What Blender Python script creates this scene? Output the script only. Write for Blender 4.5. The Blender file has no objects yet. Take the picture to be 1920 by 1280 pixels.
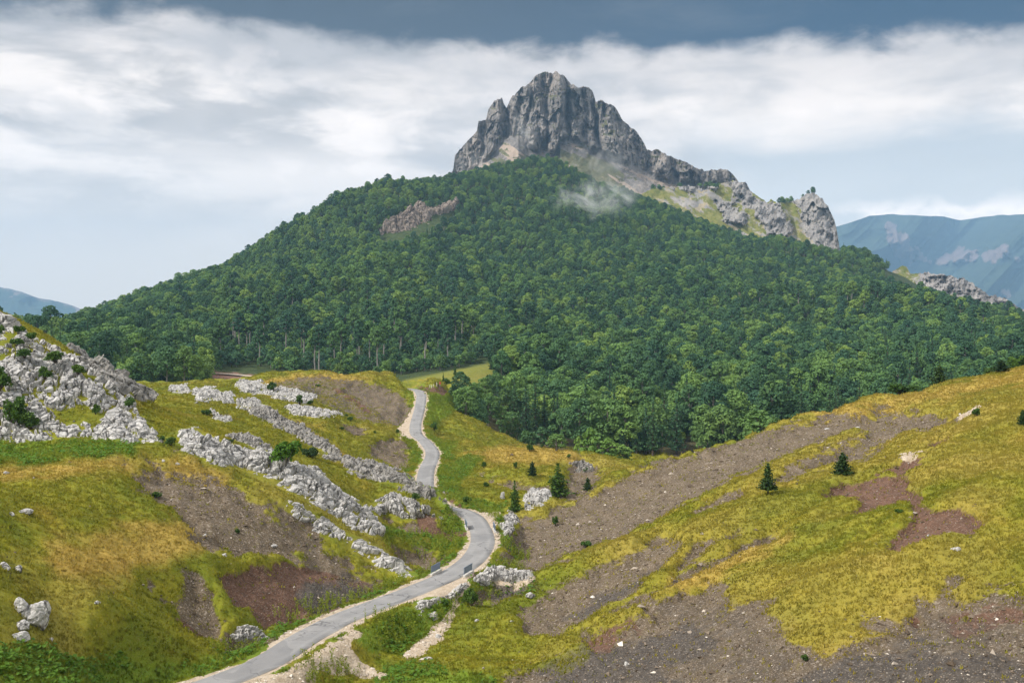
import bpy, bmesh, math, random
import numpy as np

# ------------------------------------------------------------------ camera, light, sky, exposure
S = bpy.context.scene
COL = S.collection
F, CX, CY, ZC = 2000.0, 960.0, 640.0, 25.0       # focal length in photo pixels, image centre, camera height over the valley road

cam_data = bpy.data.cameras.new('camera')
cam_data.sensor_width = 36.0
cam_data.lens = F / 1920.0 * 36.0
cam_data.clip_start = 0.5
cam_data.clip_end = 60000.0
cam = bpy.data.objects.new('camera', cam_data)
cam.location = (0, 0, ZC)
cam.rotation_euler = (math.pi / 2, 0, 0)
COL.objects.link(cam)
S.camera = cam

SUN_EL, SUN_AZ = math.radians(42), math.radians(-118)    # azimuth from +Y, negative = left of the view
sun_dir = np.array([math.sin(SUN_AZ) * math.cos(SUN_EL), math.cos(SUN_AZ) * math.cos(SUN_EL), math.sin(SUN_EL)])
sl = bpy.data.lights.new('sun', 'SUN')
sl.energy = 3.5
sl.angle = math.radians(5)
sl.color = (1.0, 0.95, 0.87)
sun = bpy.data.objects.new('sun', sl)
from mathutils import Vector
sun.rotation_euler = Vector(-sun_dir).to_track_quat('-Z', 'Y').to_euler()
sun.location = (-200, -100, 400)
COL.objects.link(sun)

S.view_settings.view_transform = 'Standard'
S.view_settings.look = 'None'
S.view_settings.exposure = 0.55
S.view_settings.gamma = 1.0
S.view_settings.use_curve_mapping = False
S.cycles.use_denoising = True
S.cycles.max_bounces = 6
S.cycles.diffuse_bounces = 3
S.cycles.transmission_bounces = 3
S.cycles.volume_bounces = 1
S.cycles.transparent_max_bounces = 8
S.cycles.use_adaptive_sampling = True
S.cycles.adaptive_threshold = 0.02
S.cycles.volume_step_rate = 1.0
S.cycles.volume_max_steps = 256


class NT:
    """Small helper to write node trees."""
    def __init__(self, tree):
        self.t = tree
        self.n = tree.nodes
        self.l = tree.links

    def node(self, typ, **kw):
        n = self.n.new(typ)
        for k, v in kw.items():
            setattr(n, k, v)
        return n

    def put(self, sock, v):
        if isinstance(v, bpy.types.NodeSocket):
            self.l.new(v, sock)
        elif v is not None:
            if hasattr(sock, 'default_value'):
                dv = sock.default_value
                if hasattr(dv, '__len__'):
                    if not hasattr(v, '__len__'):
                        v = [v] * len(dv)
                    v = list(v)
                    if len(v) == 3 and len(dv) == 4:
                        v = v + [1.0]
                sock.default_value = v

    def math(self, op, a, b=None, c=None, clamp=False):
        n = self.node('ShaderNodeMath', operation=op, use_clamp=clamp)
        self.put(n.inputs[0], a)
        if b is not None: self.put(n.inputs[1], b)
        if c is not None: self.put(n.inputs[2], c)
        return n.outputs[0]

    def vmath(self, op, a, b=None):
        n = self.node('ShaderNodeVectorMath', operation=op)
        self.put(n.inputs[0], a)
        if b is not None: self.put(n.inputs[1], b)
        return n.outputs[0]

    def mix(self, f, a, b, blend='MIX'):
        n = self.node('ShaderNodeMix', data_type='RGBA', blend_type=blend)
        self.put(n.inputs[0], f); self.put(n.inputs[6], a); self.put(n.inputs[7], b)
        return n.outputs[2]

    def mapr(self, v, a, b, c=0.0, d=1.0, smooth=True):
        n = self.node('ShaderNodeMapRange', interpolation_type='SMOOTHSTEP' if smooth else 'LINEAR')
        self.put(n.inputs[0], v)
        for i, q in enumerate((a, b, c, d)): self.put(n.inputs[i + 1], q)
        return n.outputs[0]

    def noise(self, vec, scale, detail=4.0, rough=0.55, dist=0.0):
        n = self.node('ShaderNodeTexNoise')
        if vec is not None: self.put(n.inputs['Vector'], vec)
        self.put(n.inputs['Scale'], scale); self.put(n.inputs['Detail'], detail)
        self.put(n.inputs['Roughness'], rough); self.put(n.inputs['Distortion'], dist)
        return n.outputs[0]

    def voro(self, vec, scale, feature='F1', out=0, rnd=1.0):
        n = self.node('ShaderNodeTexVoronoi', feature=feature)
        if vec is not None: self.put(n.inputs['Vector'], vec)
        self.put(n.inputs['Scale'], scale); self.put(n.inputs['Randomness'], rnd)
        return n.outputs[out]

    def ramp(self, f, stops, interp='LINEAR'):
        n = self.node('ShaderNodeValToRGB')
        r = n.color_ramp; r.interpolation = interp
        while len(r.elements) < len(stops): r.elements.new(0.5)
        for e, (p, c) in zip(r.elements, stops):
            e.position = p
            e.color = (c, c, c, 1) if not hasattr(c, '__len__') else (list(c) + [1])[:4]
        self.put(n.inputs[0], f)
        return n.outputs[0]

    def comb(self, x, y, z):
        n = self.node('ShaderNodeCombineXYZ')
        for i, q in enumerate((x, y, z)): self.put(n.inputs[i], q)
        return n.outputs[0]

    def sep(self, v):
        n = self.node('ShaderNodeSeparateXYZ')
        self.put(n.inputs[0], v)
        return n.outputs


# ---- the world: Nishita sky behind a broken overcast, everything laid out by direction (azimuth, elevation)
world = bpy.data.worlds.new('World')
S.world = world
world.use_nodes = True
w = NT(world.node_tree)
w.n.clear()
tc = w.node('ShaderNodeTexCoord').outputs['Generated']
X, Yv, Z = w.sep(tc)
az = w.math('ARCTAN2', X, Yv)
el = w.math('ARCSINE', w.math('MINIMUM', w.math('MAXIMUM', Z, -1.0), 1.0))
sky = w.node('ShaderNodeTexSky', sky_type='NISHITA')
sky.sun_disc = False
sky.sun_elevation = SUN_EL
sky.sun_rotation = SUN_AZ
sky.altitude = 1300
sky.air_density = 1.0
sky.dust_density = 2.0
SK = 0.1                                        # Background strength; the cloud colours are divided by it
def c10(r, g, b): return (r / SK, g / SK, b / SK)
azn = w.mapr(az, -0.5, 0.5, 0, 1, smooth=False)
def scaled(a, b, c): return w.comb(w.math('MULTIPLY', az, a), w.math('MULTIPLY', el, b), c)
n1 = w.noise(scaled(3.0, 10.0, 0.3), 1.7, 5, 0.52, 0.25)
n2 = w.noise(scaled(2.2, 7.0, 4.7), 2.6, 7, 0.58, 0.2)
n3 = w.noise(scaled(5.0, 17.0, 9.0), 1.5, 6, 0.55, 0.3)
n4 = w.noise(scaled(9.0, 16.0, 2.0), 2.2, 6, 0.55, 0.2)
# bright cloud sheet
base = w.mix(w.mapr(n1, 0.36, 0.62), c10(0.56, 0.52, 0.49), c10(0.96, 0.85, 0.76))
base = w.mix(w.math('MULTIPLY', w.mapr(n4, 0.5, 0.68), 0.35), base, c10(1.2, 1.05, 0.94))
# grey banks on the left, below the dark cloud
streak = w.math('MULTIPLY', w.mapr(n3, 0.44, 0.60), w.math('MULTIPLY', w.mapr(el, 0.145, 0.195), w.mapr(az, 0.02, -0.2)))
base = w.mix(w.math('MULTIPLY', streak, 0.72), base, c10(0.40, 0.37, 0.345))
# low left: even pale veil
base = w.mix(w.math('MULTIPLY', w.mapr(el, 0.17, 0.06), w.mapr(az, 0.15, -0.15)), base, c10(0.86, 0.745, 0.63))
# right: thin blue grey gap
blue = w.math('MULTIPLY', w.mapr(w.math('ADD', el, w.math('MULTIPLY', w.math('SUBTRACT', n2, 0.5), 0.10)), 0.215, 0.165),
              w.mapr(w.math('ADD', az, w.math('MULTIPLY', w.math('SUBTRACT', n2, 0.5), 0.16)), 0.09, 0.24))
base = w.mix(w.math('MULTIPLY', blue, 0.9), base, w.mix(w.mapr(el, 0.10, 0.19), c10(0.80, 0.77, 0.72), c10(0.48, 0.51, 0.53)))
# small white clouds over the far range
puff = w.math('MULTIPLY', w.mapr(w.math('ADD', el, w.math('MULTIPLY', w.math('SUBTRACT', n4, 0.5), 0.05)), 0.128, 0.114), w.mapr(az, 0.27, 0.33))
base = w.mix(w.math('MULTIPLY', puff, w.mapr(n4, 0.3, 0.6)), base, c10(1.35, 1.18, 1.05))
# dark rain cloud right across the top of the view
edge = w.ramp(azn, [(0.0, 0.270), (0.05, 0.270), (0.183, 0.277), (0.274, 0.266), (0.445, 0.258), (0.619, 0.254), (0.763, 0.256), (0.948, 0.250)])
wob = w.math('ADD', w.math('MULTIPLY', w.math('SUBTRACT', n4, 0.5), 0.045), w.math('MULTIPLY', w.math('SUBTRACT', n2, 0.5), 0.03))
dd = w.math('ADD', w.math('SUBTRACT', el, edge), wob)
dark = w.mapr(dd, -0.006, 0.020)
soft = w.mapr(dd, -0.05, 0.008)
dcol = w.mix(w.mapr(az, -0.15, 0.35), c10(0.036, 0.038, 0.044), c10(0.004, 0.024, 0.058))
dcol = w.mix(w.math('MULTIPLY', w.mapr(n2, 0.48, 0.75), 0.45), dcol, c10(0.13, 0.135, 0.145))
base = w.mix(w.math('MULTIPLY', soft, 0.45), base, c10(0.36, 0.34, 0.34))
base = w.mix(dark, base, dcol)
# unseen sky overhead and behind the camera, made bright to light the ground
over = w.math('MAXIMUM', w.mapr(el, 0.36, 0.62), w.math('MULTIPLY', w.mapr(w.math('ABSOLUTE', az), 0.75, 1.2), w.mapr(el, 0.0, 0.2)))
base = w.mix(over, base, c10(0.98, 0.94, 0.89))
# a little of the clear sky everywhere, and all of it in the gaps
final = w.mix(0.06, base, sky.outputs[0])
bgn = w.node('ShaderNodeBackground')
w.put(bgn.inputs[0], final)
bgn.inputs[1].default_value = SK
w.l.new(bgn.outputs[0], w.node('ShaderNodeOutputWorld').inputs[0])

# ------------------------------------------------------------------ helpers
RNG = np.random.default_rng(7)


def tag(o, label=None, cat=None, group=None, kind=None):
    if label: o['label'] = label
    if cat: o['category'] = cat
    if group: o['group'] = group
    if kind: o['kind'] = kind
    return o


def make_mesh(name, V, faces, mats=(), smooth=False, attrs=None, mat_idx=None):
    """faces: list of int arrays, each (n, k)."""
    me = bpy.data.meshes.new(name)
    V = np.asarray(V, np.float32)
    faces = [np.asarray(f, np.int32) for f in faces if len(f)]
    me.vertices.add(len(V))
    me.vertices.foreach_set('co', V.ravel())
    nl = sum(f.size for f in faces)
    npoly = sum(len(f) for f in faces)
    me.loops.add(nl)
    me.loops.foreach_set('vertex_index', np.concatenate([f.ravel() for f in faces]))
    tot = np.concatenate([np.full(len(f), f.shape[1], np.int32) for f in faces])
    start = np.concatenate([[0], np.cumsum(tot)[:-1]]).astype(np.int32)
    me.polygons.add(npoly)
    me.polygons.foreach_set('loop_start', start)
    me.polygons.foreach_set('loop_total', tot)
    me.polygons.foreach_set('use_smooth', np.full(npoly, bool(smooth)))
    for m in mats: me.materials.append(m)
    if mat_idx is not None:
        me.polygons.foreach_set('material_index', np.asarray(mat_idx, np.int32))
    for k, v in (attrs or {}).items():
        v = np.asarray(v, np.float32)
        if v.ndim == 1:
            a = me.attributes.new(k, 'FLOAT', 'POINT'); a.data.foreach_set('value', v)
        else:
            if v.shape[1] == 3: v = np.concatenate([v, np.ones((len(v), 1), np.float32)], 1)
            a = me.attributes.new(k, 'FLOAT_COLOR', 'POINT'); a.data.foreach_set('color', v.ravel())
    me.update(calc_edges=True)
    me.validate()
    return me


def link(name, me, parent=None, loc=(0, 0, 0), rz=0.0, sc=1.0):
    o = bpy.data.objects.new(name, me)
    COL.objects.link(o)
    o.location = loc
    o.rotation_euler = (0, 0, rz)
    o.scale = (sc, sc, sc) if not hasattr(sc, '__len__') else sc
    if parent is not None: o.parent = parent
    return o


def grid_faces(nr, nc):
    i = np.arange(nr * nc).reshape(nr, nc)
    return np.stack([i[:-1, :-1], i[:-1, 1:], i[1:, 1:], i[1:, :-1]], -1).reshape(-1, 4)


# ---- value noise in numpy
def _hash(ix, iy, iz, seed):
    h = (ix.astype(np.int64) * 374761393 + iy.astype(np.int64) * 668265263 + iz.astype(np.int64) * 2147483647 + seed * 144665) & 0xffffffff
    h = ((h ^ (h >> 13)) * 1274126177) & 0xffffffff
    h = ((h ^ (h >> 16)) * 2246822519) & 0xffffffff
    return ((h ^ (h >> 15)) & 0xffffff).astype(np.float64) / 0xffffff


def vn2(x, y, seed=0):
    x = np.asarray(x, float); y = np.asarray(y, float)
    ix, iy = np.floor(x), np.floor(y)
    fx, fy = x - ix, y - iy
    fx = fx * fx * fx * (fx * (fx * 6 - 15) + 10); fy = fy * fy * fy * (fy * (fy * 6 - 15) + 10)
    z = np.zeros_like(ix)
    a, b = _hash(ix, iy, z, seed), _hash(ix + 1, iy, z, seed)
    c, d = _hash(ix, iy + 1, z, seed), _hash(ix + 1, iy + 1, z, seed)
    return ((a * (1 - fx) + b * fx) * (1 - fy) + (c * (1 - fx) + d * fx) * fy) * 2 - 1


def fbm2(x, y, octv=4, seed=0, gain=0.5):
    s, a = 0.0, 1.0
    for k in range(octv):
        s = s + a * vn2(x * 2.03 ** k + 17.3 * k, y * 2.03 ** k - 9.1 * k, seed + k)
        a *= gain
    return s


def vn3(x, y, z, seed=0):
    ix, iy, iz = np.floor(x), np.floor(y), np.floor(z)
    f = [x - ix, y - iy, z - iz]
    f = [q * q * (3 - 2 * q) for q in f]
    r = 0.0
    for dx in (0, 1):
        for dy in (0, 1):
            for dz in (0, 1):
                wgt = (f[0] if dx else 1 - f[0]) * (f[1] if dy else 1 - f[1]) * (f[2] if dz else 1 - f[2])
                r = r + wgt * _hash(ix + dx, iy + dy, iz + dz, seed)
    return r * 2 - 1


def fbm3(p, octv=4, seed=0, gain=0.5):
    s, a = 0.0, 1.0
    for k in range(octv):
        q = p * 2.03 ** k + 11.7 * k
        s = s + a * vn3(q[:, 0], q[:, 1], q[:, 2], seed + k)
        a *= gain
    return s


def voro3(p, seed=0, full=False):
    """F1, F2 and a random value of the nearest cell."""
    ip = np.floor(p)
    vec = np.zeros((len(p), 3)); f1 = np.full(len(p), 9.0); f2 = np.full(len(p), 9.0); cid = np.zeros(len(p)); cid2 = np.zeros(len(p))
    for dx in (-1, 0, 1):
        for dy in (-1, 0, 1):
            for dz in (-1, 0, 1):
                c = ip + (dx, dy, dz)
                hx, hy, hz = (_hash(c[:, 0], c[:, 1], c[:, 2], seed + q) for q in (1, 2, 3))
                q = c + np.stack([hx, hy, hz], 1)
                d = np.sqrt(((q - p) ** 2).sum(1))
                near = d < f1
                f2 = np.where(near, f1, np.minimum(f2, d))
                cid = np.where(near, _hash(c[:, 0], c[:, 1], c[:, 2], seed + 5), cid)
                cid2 = np.where(near, _hash(c[:, 0], c[:, 1], c[:, 2], seed + 6), cid2)
                vec = np.where(near[:, None], p - q, vec)
                f1 = np.where(near, d, f1)
    return (f1, f2, cid, cid2, vec) if full else (f1, f2, cid, cid2)


def sst(x, a, b):
    t = np.clip((x - a) / (b - a), 0, 1)
    return t * t * (3 - 2 * t)


def poly_sd(px, py, poly):
    """signed distance to a polygon, positive inside."""
    P = np.asarray(poly, float)
    Q = np.roll(P, -1, 0)
    d2 = np.full(px.shape, 1e18); ins = np.zeros(px.shape, bool)
    for (x0, y0), (x1, y1) in zip(P, Q):
        ex, ey = x1 - x0, y1 - y0
        t = np.clip(((px - x0) * ex + (py - y0) * ey) / (ex * ex + ey * ey + 1e-12), 0, 1)
        d2 = np.minimum(d2, (px - x0 - t * ex) ** 2 + (py - y0 - t * ey) ** 2)
        if y0 != y1:
            c = ((y0 > py) != (y1 > py)) & (px < (x1 - x0) * (py - y0) / (y1 - y0) + x0)
            ins ^= c
    return np.where(ins, 1, -1) * np.sqrt(d2)


def line_dist(x, y, L):
    """distance to a polyline in plan, index of nearest segment and parameter."""
    d2 = np.full(x.shape, 1e18); si = np.zeros(x.shape, int); st = np.zeros(x.shape)
    for i in range(len(L) - 1):
        (x0, y0), (x1, y1) = L[i][:2], L[i + 1][:2]
        ex, ey = x1 - x0, y1 - y0
        t = np.clip(((x - x0) * ex + (y - y0) * ey) / (ex * ex + ey * ey + 1e-12), 0, 1)
        q = (x - x0 - t * ex) ** 2 + (y - y0 - t * ey) ** 2
        m = q < d2
        d2 = np.where(m, q, d2); si = np.where(m, i, si); st = np.where(m, t, st)
    return np.sqrt(d2), si, st


def catmull(P, step):
    P = np.asarray(P, float)
    A = np.concatenate([[2 * P[0] - P[1]], P, [2 * P[-1] - P[-2]]])
    out = []
    for i in range(1, len(A) - 2):
        n = max(2, int(np.linalg.norm(A[i + 1] - A[i]) / step))
        t = np.linspace(0, 1, n, endpoint=False)[:, None]
        p0, p1, p2, p3 = A[i - 1], A[i], A[i + 1], A[i + 2]
        out.append(0.5 * (2 * p1 + (p2 - p0) * t + (2 * p0 - 5 * p1 + 4 * p2 - p3) * t ** 2 + (3 * p1 - p0 - 3 * p2 + p3) * t ** 3))
    return np.concatenate(out + [P[-1:]])


def W3(px, py, d):
    return np.array([(px - CX) / F * d, d, ZC + (CY - py) / F * d])
# ------------------------------------------------------------------ the lie of the land
# surveyed points: photo column, photo row, distance in metres
CP = np.array([
 # ground under and below the camera
 (-600,1390,8),(960,1390,8),(2500,1390,8),(-600,1410,25),(960,1420,25),(2500,1400,25),(-600,1370,45),(400,1430,48),(960,1440,48),(1500,1420,45),(2500,1340,40),
 # left hill
 (-300,1280,52),(-300,1100,62),(-300,950,78),(-300,860,100),(0,1280,62),(0,1100,72),(0,950,88),(0,882,103),(0,852,115),(0,828,125),
 (200,1280,72),(200,1150,78),(200,1000,92),(200,862,112),(200,840,122),(280,832,127),(400,1200,88),(400,1100,93),(400,1000,101),(400,905,114),(330,848,120),
 (600,1100,105),(600,1010,114),(540,938,120),(650,1010,120),(700,1090,112),(740,1076,115),(300,1260,77),(520,1180,93),(610,1150,99),
 # cliff on the left and what is behind it
 (-300,560,150),(-300,420,170),(-300,700,140),(0,700,134),(0,592,146),(60,628,145),(60,760,130),(130,672,143),(130,780,130),(200,722,140),(200,800,130),(245,755,140),(285,805,134),
 (-100,640,190),(100,720,190),(200,765,190),(-100,700,240),(100,740,240),(-300,680,240),
 (180,690,163),(240,730,163),(270,752,163),
 # rock rib and slope behind it
 (360,812,130),(450,850,130),(450,880,127),(540,880,130),(600,925,129),(660,975,127),(720,1020,123),(690,985,128),
 (440,815,150),(520,840,152),(600,880,150),(680,925,149),(740,960,146),(800,990,142),(850,1010,138),(780,1040,126),(730,1000,133),(820,1035,126),(760,1060,121),
 (560,815,185),(640,866,176),(740,887,167),(790,902,161),(845,946,150),(815,921,154),(700,930,150),(800,948,145),(700,880,190),
 (330,790,160),(400,780,190),(320,760,200),(470,768,225),(560,805,210),(400,745,245),(290,737,230),(500,750,250),(600,775,255),(650,805,235),(700,830,230),(750,862,212),(700,870,205),(790,900,190),
 (330,727,285),(400,722,290),(470,716,295),(560,735,295),(650,770,275),(720,795,268),(755,810,262),
 (480,715,330),(540,703,335),(600,699,338),(680,708,335),(740,728,330),(768,750,318),(690,750,300),(600,730,310),(540,722,315),
 (400,716,360),(480,722,385),(600,716,390),(700,722,390),(770,735,380),
 (200,730,330),(0,720,330),(-300,700,330),
 # road corridor, meadow on the right, knoll
 (840,765,305),(870,800,290),(850,830,252),(840,870,215),(830,905,190),(880,905,188),(930,930,172),(900,940,168),(860,770,330),(850,735,350),
 (890,855,228),(880,880,205),(950,838,240),(1000,835,240),(1050,840,240),(1085,850,238),(1000,870,212),(950,900,188),(1000,905,184),(1050,900,186),(1130,885,225),(1100,905,195),
 (950,862,275),(1050,865,275),(1150,880,270),(960,845,330),(1060,850,330),(880,815,330),
 (1045,933,170),(965,960,160),(1000,940,166),(1080,925,176),
 (800,718,420),(850,703,450),(920,690,480),(780,722,400),(760,716,450),(860,720,400),
 # right hill: crest, face, foot
 (955,978,160),(1050,940,166),(1150,893,170),(1250,852,174),(1350,827,177),(1450,792,180),(1600,757,184),(1750,727,187),(1920,692,190),(2200,640,195),(2600,600,200),
 (930,985,150),(940,1050,122),(975,1090,112),(960,1150,102),(980,1230,88),(1000,1290,78),(880,1230,85),
 (1050,1000,138),(1100,1000,127),(1100,1100,102),(1100,1200,86),(1100,1290,76),(1200,950,138),(1200,1050,106),(1200,1150,90),
 (1300,1280,73),(1300,1100,91),(1300,1000,110),(1300,900,142),(1500,1280,67),(1500,1100,80),(1500,1000,95),(1500,900,122),(1500,840,150),
 (1700,1280,62),(1700,1100,74),(1700,950,92),(1700,850,120),(1700,780,155),(1920,1280,58),(1920,1100,68),(1920,900,90),(1920,780,125),(2300,1100,60),(2300,850,90),(2300,700,140),
 (1050,900,225),(1250,880,230),(1450,825,230),(1700,775,235),(1920,735,240),(2300,690,250),(1250,880,290),(1450,850,290),(1700,800,300),(1920,770,310),(2300,730,320),
 # valley floor and forest slope
 (-300,690,420),(0,690,420),(200,722,400),(300,724,400),(400,718,430),(420,706,480),(500,702,500),(640,696,545),(740,708,500),
 (900,828,350),(1000,836,355),(1100,846,350),(1250,852,345),(1400,838,345),(1600,800,360),(1900,760,380),(2300,720,400),
 (880,740,420),(940,760,420),(1000,765,430),(1150,775,435),(1300,765,450),(1600,725,480),(1900,705,500),(960,690,540),(900,684,540),(1050,700,540),(1300,692,590),(1600,655,650),(1900,655,700),(2300,690,600),
 (-300,665,520),(0,655,520),(200,672,520),(300,640,620),(100,650,650),(-300,670,700),
 (640,605,710),(500,620,700),(400,640,640),(840,630,680),(1000,605,760),(1300,600,800),(1600,570,940),(640,505,950),(500,560,850),(300,590,800),(840,500,980),(1000,500,1010),(1300,500,1110),(1000,400,1260),(850,420,1220),(1150,430,1250),
 # its skyline (ground under the trees)
 (-300,700,900),(0,676,850),(80,655,860),(160,622,900),(300,560,960),(400,518,1030),(500,481,1100),(560,450,1150),(640,414,1210),(700,383,1270),(760,366,1330),(850,344,1400),(930,318,1450),(1000,307,1500),(1060,320,1480),(1120,340,1450),(1180,365,1430),(1230,384,1420),(1350,432,1400),(1450,462,1380),(1560,484,1350),(1620,495,1320),(1690,535,1250),(1720,570,1200),(1830,604,1120),(1920,614,1070),(2300,660,1000),
 (-300,720,1300),(160,680,1300),(500,560,1500),(850,420,1750),(1000,400,1800),(1230,450,1750),(1560,540,1700),(1830,640,1500),(2300,680,1400),
], float)
_u, _v = CP[:, 0] / F, np.log(CP[:, 2])
_C = 0.02


def _k(du, dv):
    return np.sqrt(du * du + dv * dv + _C * _C)


_n = len(CP)
_A = np.zeros((_n + 3, _n + 3))
_A[:_n, :_n] = _k(_u[:, None] - _u[None], _v[:, None] - _v[None]) + np.eye(_n) * -0.002
_A[:_n, _n:] = np.stack([np.ones(_n), _u, _v], 1)
_A[_n:, :_n] = _A[:_n, _n:].T
_ab = np.concatenate([(CP[:, 1] - CY) / 100.0, np.zeros(3)])
_w = np.linalg.solve(_A, _ab)


def survey_row(px, d):
    """photo row of the ground at (column, distance)."""
    sh = px.shape
    u, v = px.ravel() / F, np.log(d.ravel())
    out = np.empty(len(u))
    for s in range(0, len(u), 20000):
        a, b = u[s:s + 20000], v[s:s + 20000]
        out[s:s + 20000] = _k(a[:, None] - _u[None], b[:, None] - _v[None]) @ _w[:_n] + _w[_n] + _w[_n + 1] * a + _w[_n + 2] * b
    return (out * 100 + CY).reshape(sh)


# ---- road centre line (column, row, height)
ROADP = [(330,1300,-25.0),(380,1288,-25.0),(430,1270,-25.0),(485,1248,-25.0),(525,1226,-25.0),(560,1203,-25.0),(600,1180,-25.0),(653,1154,-25.0),(745,1119,-25.0),(800,1097,-25.0),(843,1078,-25.0),
         (880,1054,-25.0),(899,1031,-25.0),(905,1009,-25.0),(898,987,-25.0),(886,969,-24.9),(862,957,-24.8)]
ROADQ = [(840,953,-24.8),(815,941,-24.7),(799,924,-24.6),(797,905,-24.4),(800,881,-24.2),(811,850,-23.9),(798,829,-23.4),(781,814,-22.8),(779,797,-21.8),(783,781,-20.5),(788,760,-18.5),(789,739,-16.0),(776,730,-15.6),(740,727,-16.5)]
RC = np.array([W3(a, b, -c * F / (b - CY)) for a, b, c in ROADP + ROADQ])
ROAD = catmull(RC, 1.0)
STREAM = catmull(np.array([W3(a, b, -c * F / (b - CY)) for a, b, c in
        [(560,1330,-27.2),(700,1262,-27.1),(772,1224,-27.0),(800,1196,-26.9),(832,1156,-26.8),(850,1126,-26.6),(868,1098,-26.2),(900,1085,-25.8)]]), 1.0)

NEAR_PX = np.concatenate([np.linspace(-2600, -170, 70), np.arange(-150, 2071, 2.0), np.linspace(2090, 4500, 70)])
NEAR_D = np.exp(np.concatenate([np.linspace(math.log(4), math.log(56), 40)[:-1], np.arange(math.log(56), math.log(440), 0.0029)]))
FAR_PX = np.concatenate([np.linspace(-2600, -170, 50), np.arange(-150, 2071, 6.0), np.linspace(2090, 4500, 50)])
FAR_D = np.exp(np.arange(math.log(430), math.log(1850), 0.0065))


def coarse_rows(PXs, Ds, st=4):
    """survey evaluated on a thinned grid then linearly refined."""
    ip = np.unique(np.concatenate([np.arange(0, len(PXs), st), [len(PXs) - 1]]))
    idd = np.unique(np.concatenate([np.arange(0, len(Ds), st), [len(Ds) - 1]]))
    g = survey_row(*np.meshgrid(PXs[ip], Ds[idd]))
    lv = np.log(Ds)
    a = np.stack([np.interp(PXs, PXs[ip], r) for r in g])
    return np.stack([np.interp(lv, lv[idd], a[:, j]) for j in range(a.shape[1])], 1)


NPX, ND = np.meshgrid(NEAR_PX, NEAR_D)
NX = (NPX - CX) / F * ND
NZ = ZC + (CY - coarse_rows(NEAR_PX, NEAR_D)) / F * ND
# roll and roughness of the ground, kept in metres
roll = fbm2(NX / 9, ND / 9, 3, 3) * 0.45 + fbm2(NX / 2.2, ND / 2.2, 3, 9) * 0.14
big = sst(ND, 150, 320)
roll = roll * (1 + 1.2 * big) + fbm2(NX / 30, ND / 30, 2, 21) * 1.0 * big
NZ = NZ + roll * sst(ND, 30, 60)
# worn ribs and runnels falling down the right hill
_ac, _al = NX * 0.81 - ND * 0.59, NX * 0.59 + ND * 0.81
_right = sst(NX / ND * F, 40, 240) * sst(ND, 58, 75) * (1 - sst(ND, 185, 230))
NZ = NZ + _right * (0.75 * vn2(_ac / 6.5, _al / 45, 301) + 0.30 * vn2(_ac / 2.4, _al / 22, 302))
_left = sst(-NX / ND * F, 250, 450) * sst(ND, 58, 75) * (1 - sst(ND, 105, 125))
NZ = NZ + _left * 0.35 * vn2((NX * 0.7 + ND * 0.7) / 5.0, (NX * 0.7 - ND * 0.7) / 25, 303)

# road bench
m = (ND > 60) & (ND < 400) & (np.abs(NX) < 60)
rd = np.full(NX.shape, 1e3); rz = np.zeros(NX.shape)
a, b, c = line_dist(NX[m], ND[m], ROAD)
rd[m] = a
rz[m] = ROAD[b, 2] * (1 - c) + ROAD[np.minimum(b + 1, len(ROAD) - 1), 2] * c
wgt = 1 - sst(rd, 2.7, 6.5)
NZ = np.where(m, NZ * (1 - wgt) + (rz - 0.03) * wgt, NZ)
# stream channel
ms = (ND > 60) & (ND < 140) & (np.abs(NX) < 40)
sd = np.full(NX.shape, 1e3)
a2, b2, c2 = line_dist(NX[ms], ND[ms], STREAM)
sd[ms] = a2
sz = np.zeros(NX.shape); sz[ms] = STREAM[b2, 2]
wst = (1 - sst(sd, 0.9, 4.0)) * (1 - wgt)
NZ = NZ * (1 - wst) + np.minimum(sz + 0.06 * fbm2(NX * 1.5, ND * 1.5, 2, 4), NZ) * wst

ROWS = CY - (NZ - ZC) / ND * F                    # photo row of every ground vertex


# the nose of the left ridge, standing in front of the road
NOSE = np.array([W3(*q) for q in ((640,866,176),(700,874,172),(740,883,167),(790,894,161),(815,909,155),(841,936,150.5),(852,956,148))])
mn = (ND > 130) & (ND < 200) & (NX > -36) & (NX < 0)
a3, b3, c3 = line_dist(NX[mn], ND[mn], NOSE)
zc = NOSE[b3, 2] * (1 - c3) + NOSE[np.minimum(b3 + 1, len(NOSE) - 1), 2] * c3
up = zc - 0.12 * a3 - 0.06 * a3 ** 2 + 0.25 * roll[mn]
NZ[mn] = NZ[mn] + np.maximum(up - NZ[mn], 0) * sst(rd[mn], 2.2, 4.2)
ROWS = CY - (NZ - ZC) / ND * F


# ---- ground cover zones
def zone(polys, feather=7.0, amp=10.0, dmin=0, dmax=1e9, seed=0):
    out = np.zeros(NX.shape)
    for p in polys:
        P = np.array(p, float)
        mm = (NPX > P[:, 0].min() - 30) & (NPX < P[:, 0].max() + 30) & (ROWS > P[:, 1].min() - 30) & (ROWS < P[:, 1].max() + 30) & (ND >= dmin) & (ND <= dmax)
        if not mm.any(): continue
        s = poly_sd(NPX[mm], ROWS[mm], P)
        k = np.clip(ND[mm] / 110, 0.6, 3)
        s = s + amp / k * fbm2(NX[mm] / 2.2, ND[mm] / 3.0, 4, 31 + seed) * 0.8
        out[mm] = np.maximum(out[mm], sst(s, -feather / k, feather / k))
    return out


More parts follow.
